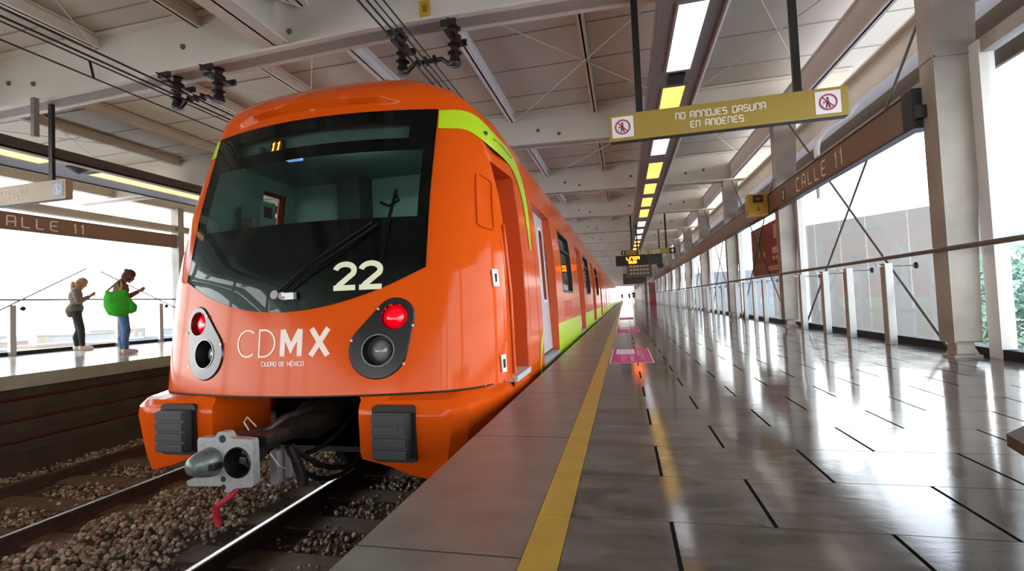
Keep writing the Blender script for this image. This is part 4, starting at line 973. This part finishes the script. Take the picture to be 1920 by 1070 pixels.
# left cab window rim
b = MB(); ribbon(b, [(4.10, 1.25), (4.42, 1.25), (4.42, 1.85), (4.10, 1.85), (4.10, 1.25)], .05, lambda a, c, d: side(a, c, d, -1), -.01, .01); b.build('cab_window_rim', RED, train)

# lower front fairings, one each side of the coupler bay
def fairing(s):
    # rows of (u, y, z): seam, shoulder, crease, middle, lower edge
    lo = [(.555, 2.80), (.75, 2.775), (.97, 2.775), (1.16, 2.80), (1.245, 2.87), (1.32, 3.1), (1.375, 3.45), (1.40, 4.0)]
    def row(z, off, inset, lift=None):
        r = []
        for i, (u, y) in enumerate(lo):
            k = max(0, (i-2)/5)
            r.append(((u-inset*(u/1.4)*(1 if i > 1 else .0)), y-off, z if lift is None else z+lift[i])); 
        return r
    seam = []
    for (u, y) in lo:
        uu = min(u, 1.385); seam.append((uu*.985 if u > 1 else u, max(Yf(min(uu*.985, 1.37), .06)+.005, 2.70) if u < 1.37 else 4.0 if u > 1.39 else 3.4, .066))
    seam[-1] = (1.395, 4.0, .066); seam[-2] = (1.375, 3.5, .066)
    R = [seam,
         row(.045, .02, 0.03), row(-.005, .05, -.02), row(-.06, .055, -.03), row(-.28, .045, .03, [0, 0, -.02, -.04, -.05, -.05, -.05, -.05]),
         row(-.31, .03, .07, [-.015, -.045, -.10, -.14, -.155, -.17, -.18, -.18])]
    n_ = len(lo); b = MB()
    b.v = [(TX+s*u, y, z) for r in R for u, y, z in r]
    for i in range(len(R)-1):
        for k in range(n_-1): b.f.append((i*n_+k, i*n_+k+1, (i+1)*n_+k+1, (i+1)*n_+k)); b.m.append(0)
    # inner wall back into the coupler bay and underside
    k0 = len(b.v); b.v += [(TX+s*(.555), 3.3, R[i][0][2]) for i in range(len(R))]
    for i in range(len(R)-1): b.f.append((i*n_, (i+1)*n_, k0+i+1, k0+i)); b.m.append(0)
    k1 = len(b.v); b.v += [(TX+s*u*.93, y+.12, z+.05) for u, y, z in R[-1]]; l0 = (len(R)-1)*n_
    for k in range(n_-1): b.f.append((l0+k, l0+k+1, k1+k+1, k1+k)); b.m.append(0)
    o = b.build('lower_fairing', ORANGE, train, smooth=28)
    # ribbed anti-climber block; a black plate stands for the shaded hole around it
    z0, z1, ua, ub = -.292, -.012, .695, .925
    bb = MB(); bb.prism(rnd([(ua-.03, z0-.03), (ub+.03, z0-.03), (ub+.03, z1+.035), (ua-.03, z1+.035)], .035, closed=True)[:-1], lambda a, c, d: (TX+s*a, 2.722-d, c), -.02, .006)
    bk = bb.build('recess_shade_plate', BLACK, o)
    bb = MB(); x0, x1 = sorted((TX+s*ua, TX+s*ub)); bb.box(x0, x1, 2.655, 2.80, z0, z1, bev=.012)
    for q in range(4):
        zq = z0+.012+q*.07; bb.box(x0+.004, x1-.004, 2.640, 2.66, zq, zq+.05, bev=.003)
    bb.build('buffer_block', RUBBER, o)
    return o
fairing(1); fairing(-1)
b = MB(); b.box(TX-1.25, TX+1.25, 4.2, 4.3, -.75, .05).box(TX-.56, TX+.56, 3.0, 4.2, .03, .06).box(TX-1.3, TX+1.3, 4.2, CARL, -.7, -.33)
for x in (TX-.755, TX+.755):
    for y in (4.9, 6.8): b.lathe([(0, -.06), (.40, -.06), (.43, -.05), (.43, .05), (.47, .06), (.47, .08), (0, .08)], (x, y, RZ+.44), (1 if x < TX else -1, 0, 0), 28)
b.build('undercarriage', mat('under_black', '#121010', 0.7), train)
# coupler
cp = MB(); yq = 2.30; zc = -.205
pl = rnd([(-.185, .13), (-.06, .13), (-.045, .165), (.02, .165), (.035, .13), (.185, .125), (.19, -.135), (.06, -.15), (.03, -.175), (-.005, -.175), (-.02, -.14), (-.26, -.15), (-.27, -.12), (-.15, -.085), (-.185, -.06)], .02, closed=True)[:-1]
v, f = fill2d([pl, circle(.085, -.005, .082, 32), circle(-.095, -.005, .08, 32)])
F_ = lambda a, c, d: (TX-.025+a, yq+d, zc+c)
cp.v = [F_(a, c, 0) for a, c in v]; cp.f = [tuple(t) for t in f]; cp.m = [0]*len(f)
n_ = len(pl); k0 = len(cp.v); cp.v += [F_(a, c, 0) for a, c in pl]+[F_(a, c, .05) for a, c in pl]
for k in range(n_): cp.f.append((k0+k, k0+(k+1) % n_, k0+n_+(k+1) % n_, k0+n_+k)); cp.m.append(0)
for (a, c, r) in ((-.012, .125, .022), (-.012, -.10, .016), (-.012, -.145, .016)): cp.prism(circle(a, c, r, 16), F_, -.002, .0, 1)
cpl = cp.build('coupler', [ALU, BLACK], train)
MB().lathe([(.081, -.04), (.083, .0), (.082, .02), (.066, .08), (.045, .12), (.028, .132), (0, .134)], F_(-.095, -.005, 0), (-.12, -1, .06), 28).build('cone', mat('cast_dark', '#7b817c', 0.36, metal=.3, noise=(25, '#424644', .8)), cpl, True)
MB().box(TX-.15, TX-.02, yq-.075, yq-.02, zc-.03, zc+.005, bev=.005).box(TX-.17, TX-.145, yq-.10, yq-.07, zc-.032, zc+.008, 1, bev=.004).build('hook', [BLACK, mat('brass', '#7b7a5a', .4, metal=.4)], cpl)
MB().lathe([(.088, .0), (.084, -.01), (.078, .03), (.06, .09), (0, .10)], F_(.085, -.005, 0), (0, 1, 0), 28).build('cup', BLACK, cpl, True)
MB().box(TX+.05, TX+.10, yq+.02, yq+.08, zc-.02, zc+.02, bev=.01).box(TX+.06, TX+.13, yq+.03, yq+.07, zc+.03, zc+.05, bev=.006).build('latch', DARK, cpl)
GRY = mat('shank_dark', '#2b2523', .4, metal=.5, noise=(20, '#4a403c', .7))
b = MB(); b.lathe([(.11, .0), (.12, .08), (.075, .2), (.06, .35), (.07, .5), (.11, .62), (.14, .7), (.12, .95), (.06, 1.1), (.06, 1.6)], (TX, yq+.05, zc+.02), (0, 1, .05), 20); b.build('shank', GRY, cpl, True)
b = MB(); b.box(TX-.05, TX+.17, yq+.1, yq+.32, zc+.06, zc+.12, bev=.015).tube([(TX+.05, yq+.2, zc+.1), (TX+.09, yq+.35, zc+.16), (TX+.12, yq+.6, zc+.17), (TX+.1, yq+.75, zc+.1)], .022, 8).build('linkage', GRY, cpl, True)
b = MB(); b.box(TX+.10, TX+.155, yq+.20, yq+.30, zc-.20, zc-.0, bev=.01).box(TX+.17, TX+.215, yq+.24, yq+.32, zc-.17, zc+.0, bev=.01).build('valve_block', mat('valve_grey', '#8b8486', .45, metal=.2), cpl)
b = MB().tube([(TX+.2, yq+.25, zc+.02), (TX+.24, yq+.3, zc-.16), (TX+.25, yq+.3, zc-.24)], .03, 10).build('cable_bundle', BLACK, cpl, True)
RB = mat('hose_black', '#0e0d0d', .5)
for (dx, dz, sg) in ((.12, .0, .30), (.22, .02, .24), (-.1, .05, .2)):
    p = [(TX+dx, yq+.25, zc+dz)]
    for k in range(1, 9):
        t = k/9; p.append((TX+dx+.28*t, yq+.25+.75*t, zc+dz-4*sg*t*(1-t)))
    p.append((TX+dx+.3, yq+1.1, zc+dz+.05)); MB().tube(p, .017, 8).build('air_hose', RB, cpl, True)
b = MB(); b.tube([(TX-.03, yq+.25, zc+.13), (TX-.05, yq+.2, zc+.2), (TX-.0, yq+.12, zc+.19), (TX+.05, yq+.1, zc+.15)], .004, 6).tube([(TX+.19, yq+.1, zc+.02), (TX+.25, yq+.1, zc-.05), (TX+.21, yq+.2, zc-.1)], .004, 6).build('signal_wire', mat('wire_pale', '#b9a79c', .5), cpl)
b = MB(); b.tube([(TX+.03, yq+.04, zc-.16), (TX+.0, yq-.0, zc-.20), (TX-.05, yq-.04, zc-.235)], .016, 10).tube([(TX-.05, yq-.04, zc-.23), (TX-.062, yq-.03, zc-.29), (TX-.045, yq-.03, zc-.345)], .018, 10).build('release_lever', mat('lever_red', '#b31f33', .4), cpl, True)
# the following cars
def car(y0):
    b = MB(); L = 17.6; prof = [(-1.38, -.35), (-1.4, 0), (-1.4, .33)]
    zz = [-.35, 0, .33, .75, 1.0, 1.4, 1.66, 1.95, 2.1, 2.2, 2.29, 2.36, 2.41, 2.44]
    ring = [(-Wd(z), z) for z in zz]+[(Wd(z), z) for z in zz[::-1]]; n = len(ring)
    b.v = [(TX+u, y0+yy, z) for yy in (0, L) for u, z in ring]
    for k in range(n-1):
        zm = (ring[k][1]+ring[k+1][1])/2; b.f.append((k, k+1, n+k+1, n+k)); b.m.append(1 if zm < .33 else 0)
    b.f += [(n-1, 0, n, 2*n-1), tuple(range(n)), tuple(range(n, 2*n))]; b.m += [0, 0, 0]
    c = b.build('car_body', [ORANGE, LIME], train, smooth=40)
    for q in range(4):
        d = 1.6+4.28*q; b = MB(); b.add([(TX+Wd(z)+dx, y0+yy, z) for yy in (d, d+1.23) for dx in (-.05, .003) for z in (.0, .33, 1.0, 1.66)], [(4,5,13,12),(5,6,14,13),(6,7,15,14)], 0)
        b.build('passenger_door', mat('door_far', (0.22, 0.035, 0.012, 1), .4), c)
        if q < 3:
            b = MB(); b.add([(TX+Wd(z)+.003, y0+yy, z) for yy in (d+1.85, d+3.4) for z in (.75, 1.0, 1.4, 1.62)], [(0,1,5,4),(1,2,6,5),(2,3,7,6)], 0); b.build('side_window', DGLASS, c)
    if y0 < 40: MB().box(TX-.7, TX+.7, y0-.5, y0, .0, 2.0).build('gangway', BLACK, c)
    return c
for k in range(6): car(21.0+18.1*k)

# ------------------------------------------------------------------ people
def blob(name, prims, mats, parent, voxel=0.011, smooth=5, sel=None):
    """one continuous surface from tapered limbs ('c', p, r, q, r2) and ellipsoids ('e', centre, radii, tilt)"""
    b = MB()
    for p in prims:
        if p[0] == 'c':
            _, a, ra, c, rc = p; a, c = Vector(a), Vector(c); d = (c-a); n = 5; prof = []
            L = d.length
            for k in range(n+1): t = PI/2*k/n; prof.append((ra*math.sin(t)+1e-4, -ra*math.cos(t)))
            for k in range(n+1): t = PI/2*k/n; prof.append((rc*math.cos(t)+1e-4, L+rc*math.sin(t)))
            n0 = len(b.f); b.lathe(prof, a, d, 14); k0 = len(b.v)-14*len(prof)
            b.f += [tuple(k0+i for i in range(14))[::-1], tuple(len(b.v)-14+i for i in range(14))]; b.m += [0, 0]
        else:
            _, c, r, tilt = p; M = Matrix.Rotation(tilt, 3, 'X'); prof = [(math.sin(PI*k/12)+1e-4, -math.cos(PI*k/12)) for k in range(13)]
            m2 = MB().lathe(prof, (0, 0, 0), n=16); k0 = len(b.v)
            b.v += [tuple(Vector(c)+M @ Vector((v[0]*r[0], v[1]*r[1], v[2]*r[2]))) for v in m2.v]
            b.f += [tuple(i+k0 for i in q) for q in m2.f]+[tuple(k0+i for i in range(16))[::-1], tuple(k0+12*16+i for i in range(16))]; b.m += [0]*(len(m2.f)+2)
    o = b.build(name, mats)
    r = o.modifiers.new('r', 'REMESH'); r.mode = 'VOXEL'; r.voxel_size = voxel
    s = o.modifiers.new('s', 'SMOOTH'); s.factor = 0.5; s.iterations = smooth
    bpy.context.view_layer.update()
    me = bpy.data.meshes.new_from_object(o.evaluated_get(bpy.context.evaluated_depsgraph_get()))
    me.name = name; me.shade_smooth(); o.modifiers.clear(); old = o.data; o.data = me; bpy.data.meshes.remove(old)
    if parent: o.parent = parent
    return o
SKIN = mat('skin', '#b98468', 0.55)
def person(label, loc, face, H, P):
    e = bpy.data.objects.new('person', None); COL.objects.link(e); tag(e, label, 'person')
    k = H/1.6
    S = lambda p: tuple(c*k for c in p)
    TL = -0.5; RT = Matrix.Rotation(TL, 3, 'X')
    def bow(prims):
        piv = Vector(S((0, P['head'][1]-.03, P['head'][2]-.06))); q = lambda c: tuple(piv+RT @ (Vector(c)-piv))
        return [('e', q(p[1]), p[2], p[3]+TL) if p[0] == 'e' else ('c', q(p[1]), p[2], q(p[3]), p[4]) for p in prims]
    hd = P['head']                                # head centre (y forward)
    ft = [(-.085, .0), (.085, P.get('step', .03))]
    leg = []
    for s, (x, y) in zip((-1, 1), ft):
        leg.append(((s*.082, -.01, .80), (s*.088, y*.5+.025, .44), (x, y-.01, .075), y))
    sh = {s: (s*.158, -.01, 1.275) for s in (-1, 1)}
    el, wr = P['elbow'], P['wrist']
    body = [('e', S((0, -.01, .86)), S((.15, .105, .12)), 0), ('e', S((0, -.005, 1.02)), S((.125, .088, .14)), 0), ('e', S((0, -.015, 1.19)), S((.15, .1, .15)), -.1),
            ('c', S((0, .0, 1.29)), .052*k, S((0, hd[1]-.035, 1.39)), .046*k)]
    body += bow([('e', S((0, hd[1]-.01, hd[2]+.025)), S((.070, .086, .086)), -.3), ('e', S((0, hd[1]+.022, hd[2]-.035)), S((.054, .052, .078)), -.25),
            ('e', S((0, hd[1]+.048, hd[2]-.095)), S((.026, .022, .02)), 0), ('c', S((0, hd[1]+.074, hd[2]+.0)), .009*k, S((0, hd[1]+.083, hd[2]-.03)), .012*k)]+[('e', S((s*.074, hd[1]+.0, hd[2]-.01)), S((.012, .02, .032)), 0) for s in (-1, 1)])
    for a, kn, an, y in leg:
        body += [('c', S(a), .078*k, S(kn), .054*k), ('c', S((kn[0], kn[1]-.01, kn[2])), .053*k, S((an[0], an[1]-.015, .28)), .048*k), ('c', S((an[0], an[1]-.012, .28)), .047*k, S(an), .032*k),
                 ('c', S((an[0], an[1]-.015, .035)), .032*k, S((an[0], an[1]+.14, .026)), .026*k)]
    for s in (-1, 1):
        body += [('c', S(sh[s]), .046*k, S(el[s]), .036*k), ('c', S(el[s]), .036*k, S(wr[s]), .024*k)]
        w = Vector(wr[s]); d = (w-Vector(el[s])).normalized(); inn = Vector((-s, 0, 0)); pal = w+d*.05
        body.append(('e', S(tuple(pal)), S((.024, .045, .034)), 0))
        for q in range(4):                        # fingers curl over the phone or strap
            a = pal+d*.035+Vector((0, 0, .026-.018*q)); m = a+d*(.03+.006*(1-abs(q-1.5)/1.5))+inn*.008; t = m+inn*.026+d*.008
            body += [('c', S(tuple(a)), .0085*k, S(tuple(m)), .008*k), ('c', S(tuple(m)), .008*k, S(tuple(t)), .007*k)]
        a = pal+Vector((0, 0, .03)); body.append(('c', S(tuple(a)), .010*k, S(tuple(a+d*.035+inn*.02+Vector((0, 0, .016)))), .008*k))
    blob('body', body, SKIN, e, .0075, 4)
    tr = []
    for a, kn, an, y in leg:
        tr += [('c', S(a), .092*k, S(kn), .064*k), ('c', S(kn), .064*k, S((an[0], an[1]-.014, .28)), .060*k), ('c', S((an[0], an[1]-.014, .28)), .058*k, S((an[0], an[1], .115)), .046*k)]
    tr.append(('e', S((0, -.012, .87)), S((.162, .118, .12)), 0)); blob('trousers', tr, P['trousers'], e, .009, 5)
    for a, kn, an, y in leg:
        blob('shoe', [('c', S((an[0], an[1]-.02, .058)), .05*k, S((an[0], an[1]+.04, .056)), .049*k), ('c', S((an[0], an[1]+.03, .065)), .042*k, S((an[0], an[1]+.14, .044)), .042*k), ('c', S((an[0]-.02, an[1]-.04, .016)), .016*k, S((an[0]-.02, an[1]+.16, .016)), .016*k), ('c', S((an[0]+.02, an[1]-.04, .016)), .016*k, S((an[0]+.02, an[1]+.16, .016)), .016*k)], P['shoes'], e, .008, 4)
    tp = [('e', S((0, -.012, .985)), S((.148, .112, .15)), 0), ('e', S((0, -.02, 1.17)), S((.166, .122, .165)), -.12), ('c', S((-.12, -.015, 1.27)), .058*k, S((.12, -.015, 1.27)), .058*k), ('c', S((0, -.02, 1.27)), .075*k, S((0, -.0, 1.33)), .062*k)]
    for s in (-1, 1):
        w = Vector(el[s]).lerp(Vector(wr[s]), .9); tp += [('c', S(sh[s]), .064*k, S(el[s]), .052*k), ('c', S(el[s]), .052*k, S(tuple(w)), .038*k)]
    if P.get('skirt'): blob('waist_jacket', [('e', S((0, -.025, .91)), S((.182, .142, .135)), 0), ('e', S((.0, -.13, .86)), S((.10, .06, .10)), 0), ('e', S((.05, -.10, .80)), S((.07, .07, .09)), 0)], P['skirt'], e, .0095, 4)
    blob('jacket', tp, P['top'], e, .0095, 6)
    hr = [('e', S((0, hd[1]-.022, hd[2]+.045)), S((.086, .098, .086)), -.25), ('e', S((0, hd[1]-.058, hd[2]-.015)), S((.080, .066, .11)), .1), ('e', S((.066, hd[1]-.01, hd[2]-.03)), S((.02, .05, .075)), 0), ('e', S((-.066, hd[1]-.01, hd[2]-.03)), S((.02, .05, .075)), 0)]
    hr = bow(hr+P['hair_extra'](S, hd, k))+P['hair_fall'](S, hd, k); blob('hair', hr, P['hair'], e, .009, 4)
    b = MB(); bp_ = lambda c: bow([('e', S(c), 0, 0)])[0][1]
    for s in (-1, 1): b.lathe([(.0001, -.007*k), (.009*k, 0), (.0001, .007*k)], bp_((s*.028, hd[1]+.068, hd[2]+.006)), (0, 1, 0), 10)
    b.build('eyes', mat('eye_dark', '#1c1310', .3), e, True).parent = e
    MB().add([bp_((x, hd[1]+.066+dy, hd[2]-.066+dz)) for x in (-.02, .02) for dy in (0, .007) for dz in (0, .007)], [(0,1,3,2),(4,6,7,5),(0,2,6,4),(2,3,7,6),(3,1,5,7),(1,0,4,5)]).build('mouth', mat('lips', '#8a4a44', .5), e).parent = e
    e.location = loc; e.rotation_euler = (0, 0, face)
    return e, k
fv = math.atan2(0.78, 0.62)-PI/2               # faces along the far platform
cloth = lambda n, c, c2=None, s=30: mat(n, c, .85, noise=(s, c2, .9) if c2 else None)
WX, WY = -8.79, 6.83
pw, k = person('person with tied brown hair and red-brown jacket in blue jeans looking down at a phone', (WX, WY, 0), fv, 1.57, dict(head=(0, .085, 1.445), step=.05,
    elbow={-1: (-.20, .06, 1.04), 1: (.205, .05, 1.03)}, wrist={-1: (-.05, .24, 1.15), 1: (.06, .23, 1.14)},
    trousers=cloth('blue_jeans', '#41587f', '#5f7fae', 9), shoes=cloth('beige_shoes', '#c4aca2'), top=cloth('rust_jacket', '#7d4538', '#6a3a30'), hair=cloth('brown_hair', '#5c3a2c', '#45291e', 60),
    hair_extra=lambda S, h, k: [('e', S((0, h[1]-.10, h[2]+.075)), S((.04, .036, .036)), 0)],
    hair_fall=lambda S, h, k: [('c', S((.070, h[1]+.03, h[2]-.0)), .016*k, S((.066, h[1]+.072, h[2]-.16)), .009*k), ('c', S((-.070, h[1]+.03, h[2]-.0)), .016*k, S((-.066, h[1]+.07, h[2]-.14)), .009*k)]))
def held(name, label, cat, loc, face):
    e = bpy.data.objects.new(name, None); COL.objects.link(e); e.location = loc; e.rotation_euler = (0, 0, face); return tag(e, label, cat)
PH = mat('phone_dark', '#191a1f', .2)
ph = held('phone', 'dark phone held out by the person with the green bag', 'phone', (WX, WY, 0), fv); o = MB().box(-.036, .036, -.075, .075, -.005, .005, bev=.004).build('phone_case', PH); o.parent = ph; o.location = (0, .325, 1.175); o.rotation_euler = (.3, 0, 0)
# green tote bag on the shoulder turned to the camera
GREEN = mat('green_fabric', '#3bbf26', .7, noise=(7, '#28a01a', .9))
bg_ = held('tote_bag', 'large bright green tote bag hanging from the shoulder of the person in jeans', 'bag', (WX, WY, 0), fv)
b = MB(); G = []
for i, (z, hy, hx, oy) in enumerate(((.69, .05, .045, -.06), (.71, .14, .07, -.06), (.84, .175, .085, -.08), (.98, .17, .08, -.09), (1.10, .15, .06, -.08), (1.13, .14, .045, -.07))):
    G.append([(.270+hx*math.cos(2*PI*q/28)*(1+.12*math.sin(5*2*PI*q/28+i)), oy+hy*math.copysign(abs(math.sin(2*PI*q/28))**.7, math.sin(2*PI*q/28)), z+.012*math.sin(3*2*PI*q/28)) for q in range(28)])
b.v = [p for r in G for p in r]
for i in range(5):
    for q in range(28): b.f.append((i*28+q, i*28+(q+1) % 28, (i+1)*28+(q+1) % 28, (i+1)*28+q)); b.m.append(0)
b.f.append(tuple(range(28))); b.m.append(0)
b.build('bag_body', GREEN, smooth=60).parent = bg_
b = MB()
for dx in (.21, .30):
    b.tube([(dx, -.22, 1.11), (dx-.02, -.12, 1.22), (.185, -.03, 1.335), (dx-.02, .0, 1.22), (dx, -.03, 1.11)], .016, 8)
b.build('strap', mat('strap_green', '#8fae5a', .7), smooth=True).parent = bg_
b = MB(); G = []
for i, (z, hy, hx, oy) in enumerate(((.72, .03, .03, .10), (.76, .09, .05, .11), (.86, .10, .055, .11), (.97, .07, .04, .06), (1.06, .03, .03, .02))):
    G.append([(.235+hx*math.cos(2*PI*q/20), oy+hy*math.sin(2*PI*q/20), z) for q in range(20)])
b.v = [p for r in G for p in r]
for i in range(4):
    for q in range(20): b.f.append((i*20+q, i*20+(q+1) % 20, (i+1)*20+(q+1) % 20, (i+1)*20+q)); b.m.append(0)
b.f.append(tuple(range(20))); b.m.append(0)
b.build('bag_fold', GREEN, smooth=60).parent = bg_
WX2, WY2 = -11.45, 7.93
person('person with long fair hair and mottled grey jacket in black trousers looking at a phone', (WX2, WY2, 0), fv, 1.60, dict(head=(0, .07, 1.455), step=.1, skirt=cloth('olive_jacket', '#6a6450', '#2f2e26', 45),
    elbow={-1: (-.20, .04, 1.05), 1: (.20, .03, 1.04)}, wrist={-1: (-.05, .22, 1.17), 1: (.06, .21, 1.16)},
    trousers=cloth('black_trousers', '#2c2a28', '#1d1c1b'), shoes=cloth('pale_shoes', '#d6cdc0'), top=cloth('mottled_jacket', '#7f726a', '#5a4f47', 34), hair=cloth('fair_hair', '#a8845e', '#86633f', 50),
    hair_extra=lambda S, h, k: [],
    hair_fall=lambda S, h, k: [('e', S((0, h[1]-.11, h[2]-.17)), S((.10, .06, .21)), .12), ('e', S((.07, h[1]-.04, h[2]-.10)), S((.035, .055, .15)), .1), ('e', S((-.07, h[1]-.04, h[2]-.10)), S((.035, .055, .15)), .1)]))
ph = held('phone', 'dark phone held by the person with long fair hair', 'phone', (WX2, WY2, 0), fv); o = MB().box(-.036, .036, -.075, .075, -.005, .005, bev=.004).build('phone_case', PH); o.parent = ph; o.location = (0, .305, 1.195); o.rotation_euler = (.3, 0, 0)
# small standing figures far down the near platform
def far_person(x, y, label, top, legs, H=1.65):
    e = bpy.data.objects.new('person', None); COL.objects.link(e); e.location = (x, y, 0); tag(e, label, 'person', 'people far down the platform'); k = H/1.6
    S = lambda p: tuple(c*k for c in p)
    body = [('e', S((0, 0, 1.49)), S((.085, .1, .115)), 0), ('c', S((0, 0, 1.3)), .055*k, S((0, 0, 1.42)), .05*k), ('e', S((0, 0, 1.13)), S((.16, .1, .2)), 0), ('e', S((0, 0, .9)), S((.15, .1, .14)), 0)]
    for s in (-1, 1): body += [('c', S((s*.16, 0, 1.26)), .05*k, S((s*.22, -.02, 1.0)), .042*k), ('c', S((s*.22, -.02, 1.0)), .042*k, S((s*.2, -.1, .78)), .03*k), ('c', S((s*.09, 0, .82)), .085*k, S((s*.1, 0, .45)), .06*k), ('c', S((s*.1, 0, .45)), .06*k, S((s*.1, 0, .07)), .04*k), ('c', S((s*.1, .03, .03)), .035*k, S((s*.1, -.13, .03)), .03*k)]
    blob('body', body, SKIN, e, .02, 2)
    blob('jacket', [('e', S((0, 0, 1.12)), S((.185, .125, .22)), 0)]+[('c', S((s*.16, 0, 1.26)), .065*k, S((s*.22, -.02, 1.0)), .056*k) for s in (-1, 1)], top, e, .02, 2)
    blob('trousers', [('e', S((0, 0, .88)), S((.17, .12, .14)), 0)]+[('c', S((s*.09, 0, .82)), .1*k, S((s*.1, 0, .12)), .055*k) for s in (-1, 1)], legs, e, .02, 2)
    blob('hair', [('e', S((0, .02, 1.53)), S((.095, .105, .1)), 0)], mat('dark_hair', '#1d1512', .6), e, .02, 2)
dk = cloth('dark_cloth', '#2c2624'); mr = cloth('maroon_cloth', '#4a2327')
far_person(-0.35, 98, 'tiny dark figure nearest the train at the far end of the platform', dk, dk)
far_person(1.0, 92, 'tiny dark figure in the middle at the far end of the platform', mr, dk)
far_person(1.35, 70, 'small dark figure walking beneath the stair bulkhead', dk, dk)

# ------------------------------------------------------------------ outside
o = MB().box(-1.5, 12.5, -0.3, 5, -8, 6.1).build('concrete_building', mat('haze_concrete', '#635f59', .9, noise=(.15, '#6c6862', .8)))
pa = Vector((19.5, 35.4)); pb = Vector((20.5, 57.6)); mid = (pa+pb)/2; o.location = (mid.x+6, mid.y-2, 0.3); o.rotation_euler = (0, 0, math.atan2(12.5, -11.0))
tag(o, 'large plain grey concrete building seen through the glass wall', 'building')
b = MB(); rr = random.Random(5)
for q in range(13):
    x = -.8+q*.98+rr.uniform(-.2, .2); w = rr.uniform(.5, 1.3); h = rr.uniform(.5, 1.3); z = -3.0
    for sy in (-.31,):
        pts = [(x+w*.5*math.cos(2*PI*t/9)*(1+.3*rr.uniform(-1, 1)), z+h*.5*math.sin(2*PI*t/9)) for t in range(9)]
        ribbon(b, pts+[pts[0]], .09, lambda a, c, d, sy=sy: (a, sy+math.copysign(d, sy), c), 0, .01)
gr = b.build('graffiti', mat('graffiti_teal', '#7d9195', .8)); gr.parent = o
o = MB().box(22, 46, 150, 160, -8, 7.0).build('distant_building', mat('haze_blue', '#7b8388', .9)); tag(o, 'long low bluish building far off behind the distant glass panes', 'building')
# tree outside the glass by the nearest column
tr = thing('tree', (10.9, 16.2, -8), 'hazy green tree outside the glass near the closest column', 'tree')
MB().tube([(10.9, 16.2, -8), (11, 16.1, -4), (10.9, 16.2, -.6)], [.25, .18, .1], 10).build('trunk', mat('bark', '#5b4a3c', .9), tr, True)
b = MB(); rr = random.Random(8)
for q in range(2600):
    r = rr.random()**.4; th = rr.uniform(0, 2*PI); ph_ = math.acos(rr.uniform(-1, 1))
    c = Vector((10.9+1.9*r*math.sin(ph_)*math.cos(th), 16.2+1.9*r*math.sin(ph_)*math.sin(th), -.2+2.2*r*math.cos(ph_)))
    s = rr.uniform(.10, .2); a = Vector((rr.gauss(0, 1), rr.gauss(0, 1), rr.gauss(0, 1))).normalized(); d = a.orthogonal().normalized()
    b.add([c-a*s, c+d*s*.5, c+a*s, c-d*s*.5], [(0, 1, 2, 3)])
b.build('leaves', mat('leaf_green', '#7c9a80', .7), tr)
# low pale houses beyond the far platform
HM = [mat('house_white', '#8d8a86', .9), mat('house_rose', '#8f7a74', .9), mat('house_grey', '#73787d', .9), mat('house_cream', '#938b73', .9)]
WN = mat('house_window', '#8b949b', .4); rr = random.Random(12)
NMS = ['white', 'rose', 'grey', 'cream']
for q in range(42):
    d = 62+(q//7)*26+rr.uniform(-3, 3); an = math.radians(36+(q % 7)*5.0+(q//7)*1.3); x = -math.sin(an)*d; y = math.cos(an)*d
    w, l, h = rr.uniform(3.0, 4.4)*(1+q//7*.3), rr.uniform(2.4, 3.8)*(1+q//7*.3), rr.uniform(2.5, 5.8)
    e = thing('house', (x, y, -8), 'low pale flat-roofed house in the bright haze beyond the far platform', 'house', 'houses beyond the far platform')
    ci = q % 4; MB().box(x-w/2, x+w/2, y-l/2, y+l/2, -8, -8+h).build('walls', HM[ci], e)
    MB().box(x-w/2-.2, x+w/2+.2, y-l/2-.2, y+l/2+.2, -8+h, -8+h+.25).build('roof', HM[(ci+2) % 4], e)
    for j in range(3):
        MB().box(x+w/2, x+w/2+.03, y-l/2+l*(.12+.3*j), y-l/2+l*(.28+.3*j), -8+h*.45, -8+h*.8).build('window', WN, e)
# far platform railing
prev = None
for j, y in enumerate((7.0, 9.05, 10.12)):
    if prev is None:
        prev = thing('railing_post', (-11.78, y, 0), 'x', 'railing post', 'railing posts of the far platform')
        MB().box(-11.82, -11.74, y-.05, y+.05, 0, 1.0, bev=.006).build('upright', mat('pale_steel', '#aaa9a8', .4, metal=.4), prev)
        MB().tube([(-11.78, y, .93), (-11.83, y+.2, .93)], .008, 6).build('arm', STEEL, prev); MB().lathe([(0, 0), (.045, 0), (.045, .02), (0, .02)], (-11.82, y+.2, .93), (1, 0, 0), 14).build('glass_clamp', BLACK, prev)
        p = prev
    else: p = copy_tree(prev, (-11.78, y, 0))
    p['label'] = ('grey railing post of the far platform with a round clamp, left of both people', 'grey railing post behind the person with the green bag', 'grey railing post of the far platform beside the train nose')[j]
o = MB().tube([(-11.72, y, 1.105) for y in (-8, 5, 20, 60)], .02, 10).build('handrail', mat('handrail_far', '#8d8a86', .4, metal=.4), smooth=True); tag(o, 'thin grey handrail behind the two people on the far platform', 'handrail')
struct('trim_30', MB().box(-11.98, -11.84, YB, YEND, 0, .08), MATS['black_kerb'])
for k, y in enumerate((5.85-4.9, 5.85, 10.75, 15.65)):
    g = MB()
    for q in range(4): g.box(-11.895, -11.885, y+.02+1.22*q, y+1.2+1.22*q, .08, 2.4)
    struct('window_%d' % (40+k), g, GLASS)
for j, (p, q) in enumerate((((-11.7, 5.9, .4), (-11.7, 8.3, 1.8)), ((-11.7, 10.75, .75), (-11.7, 8.6, 1.75)))):
    o = MB().tube([p, q], .014, 8).build('brace_rod', MATS['brace']); tag(o, ('slanting brace rod by the fair-haired person on the far platform', 'slanting brace rod falling toward the train nose on the far platform')[j], 'brace rod')
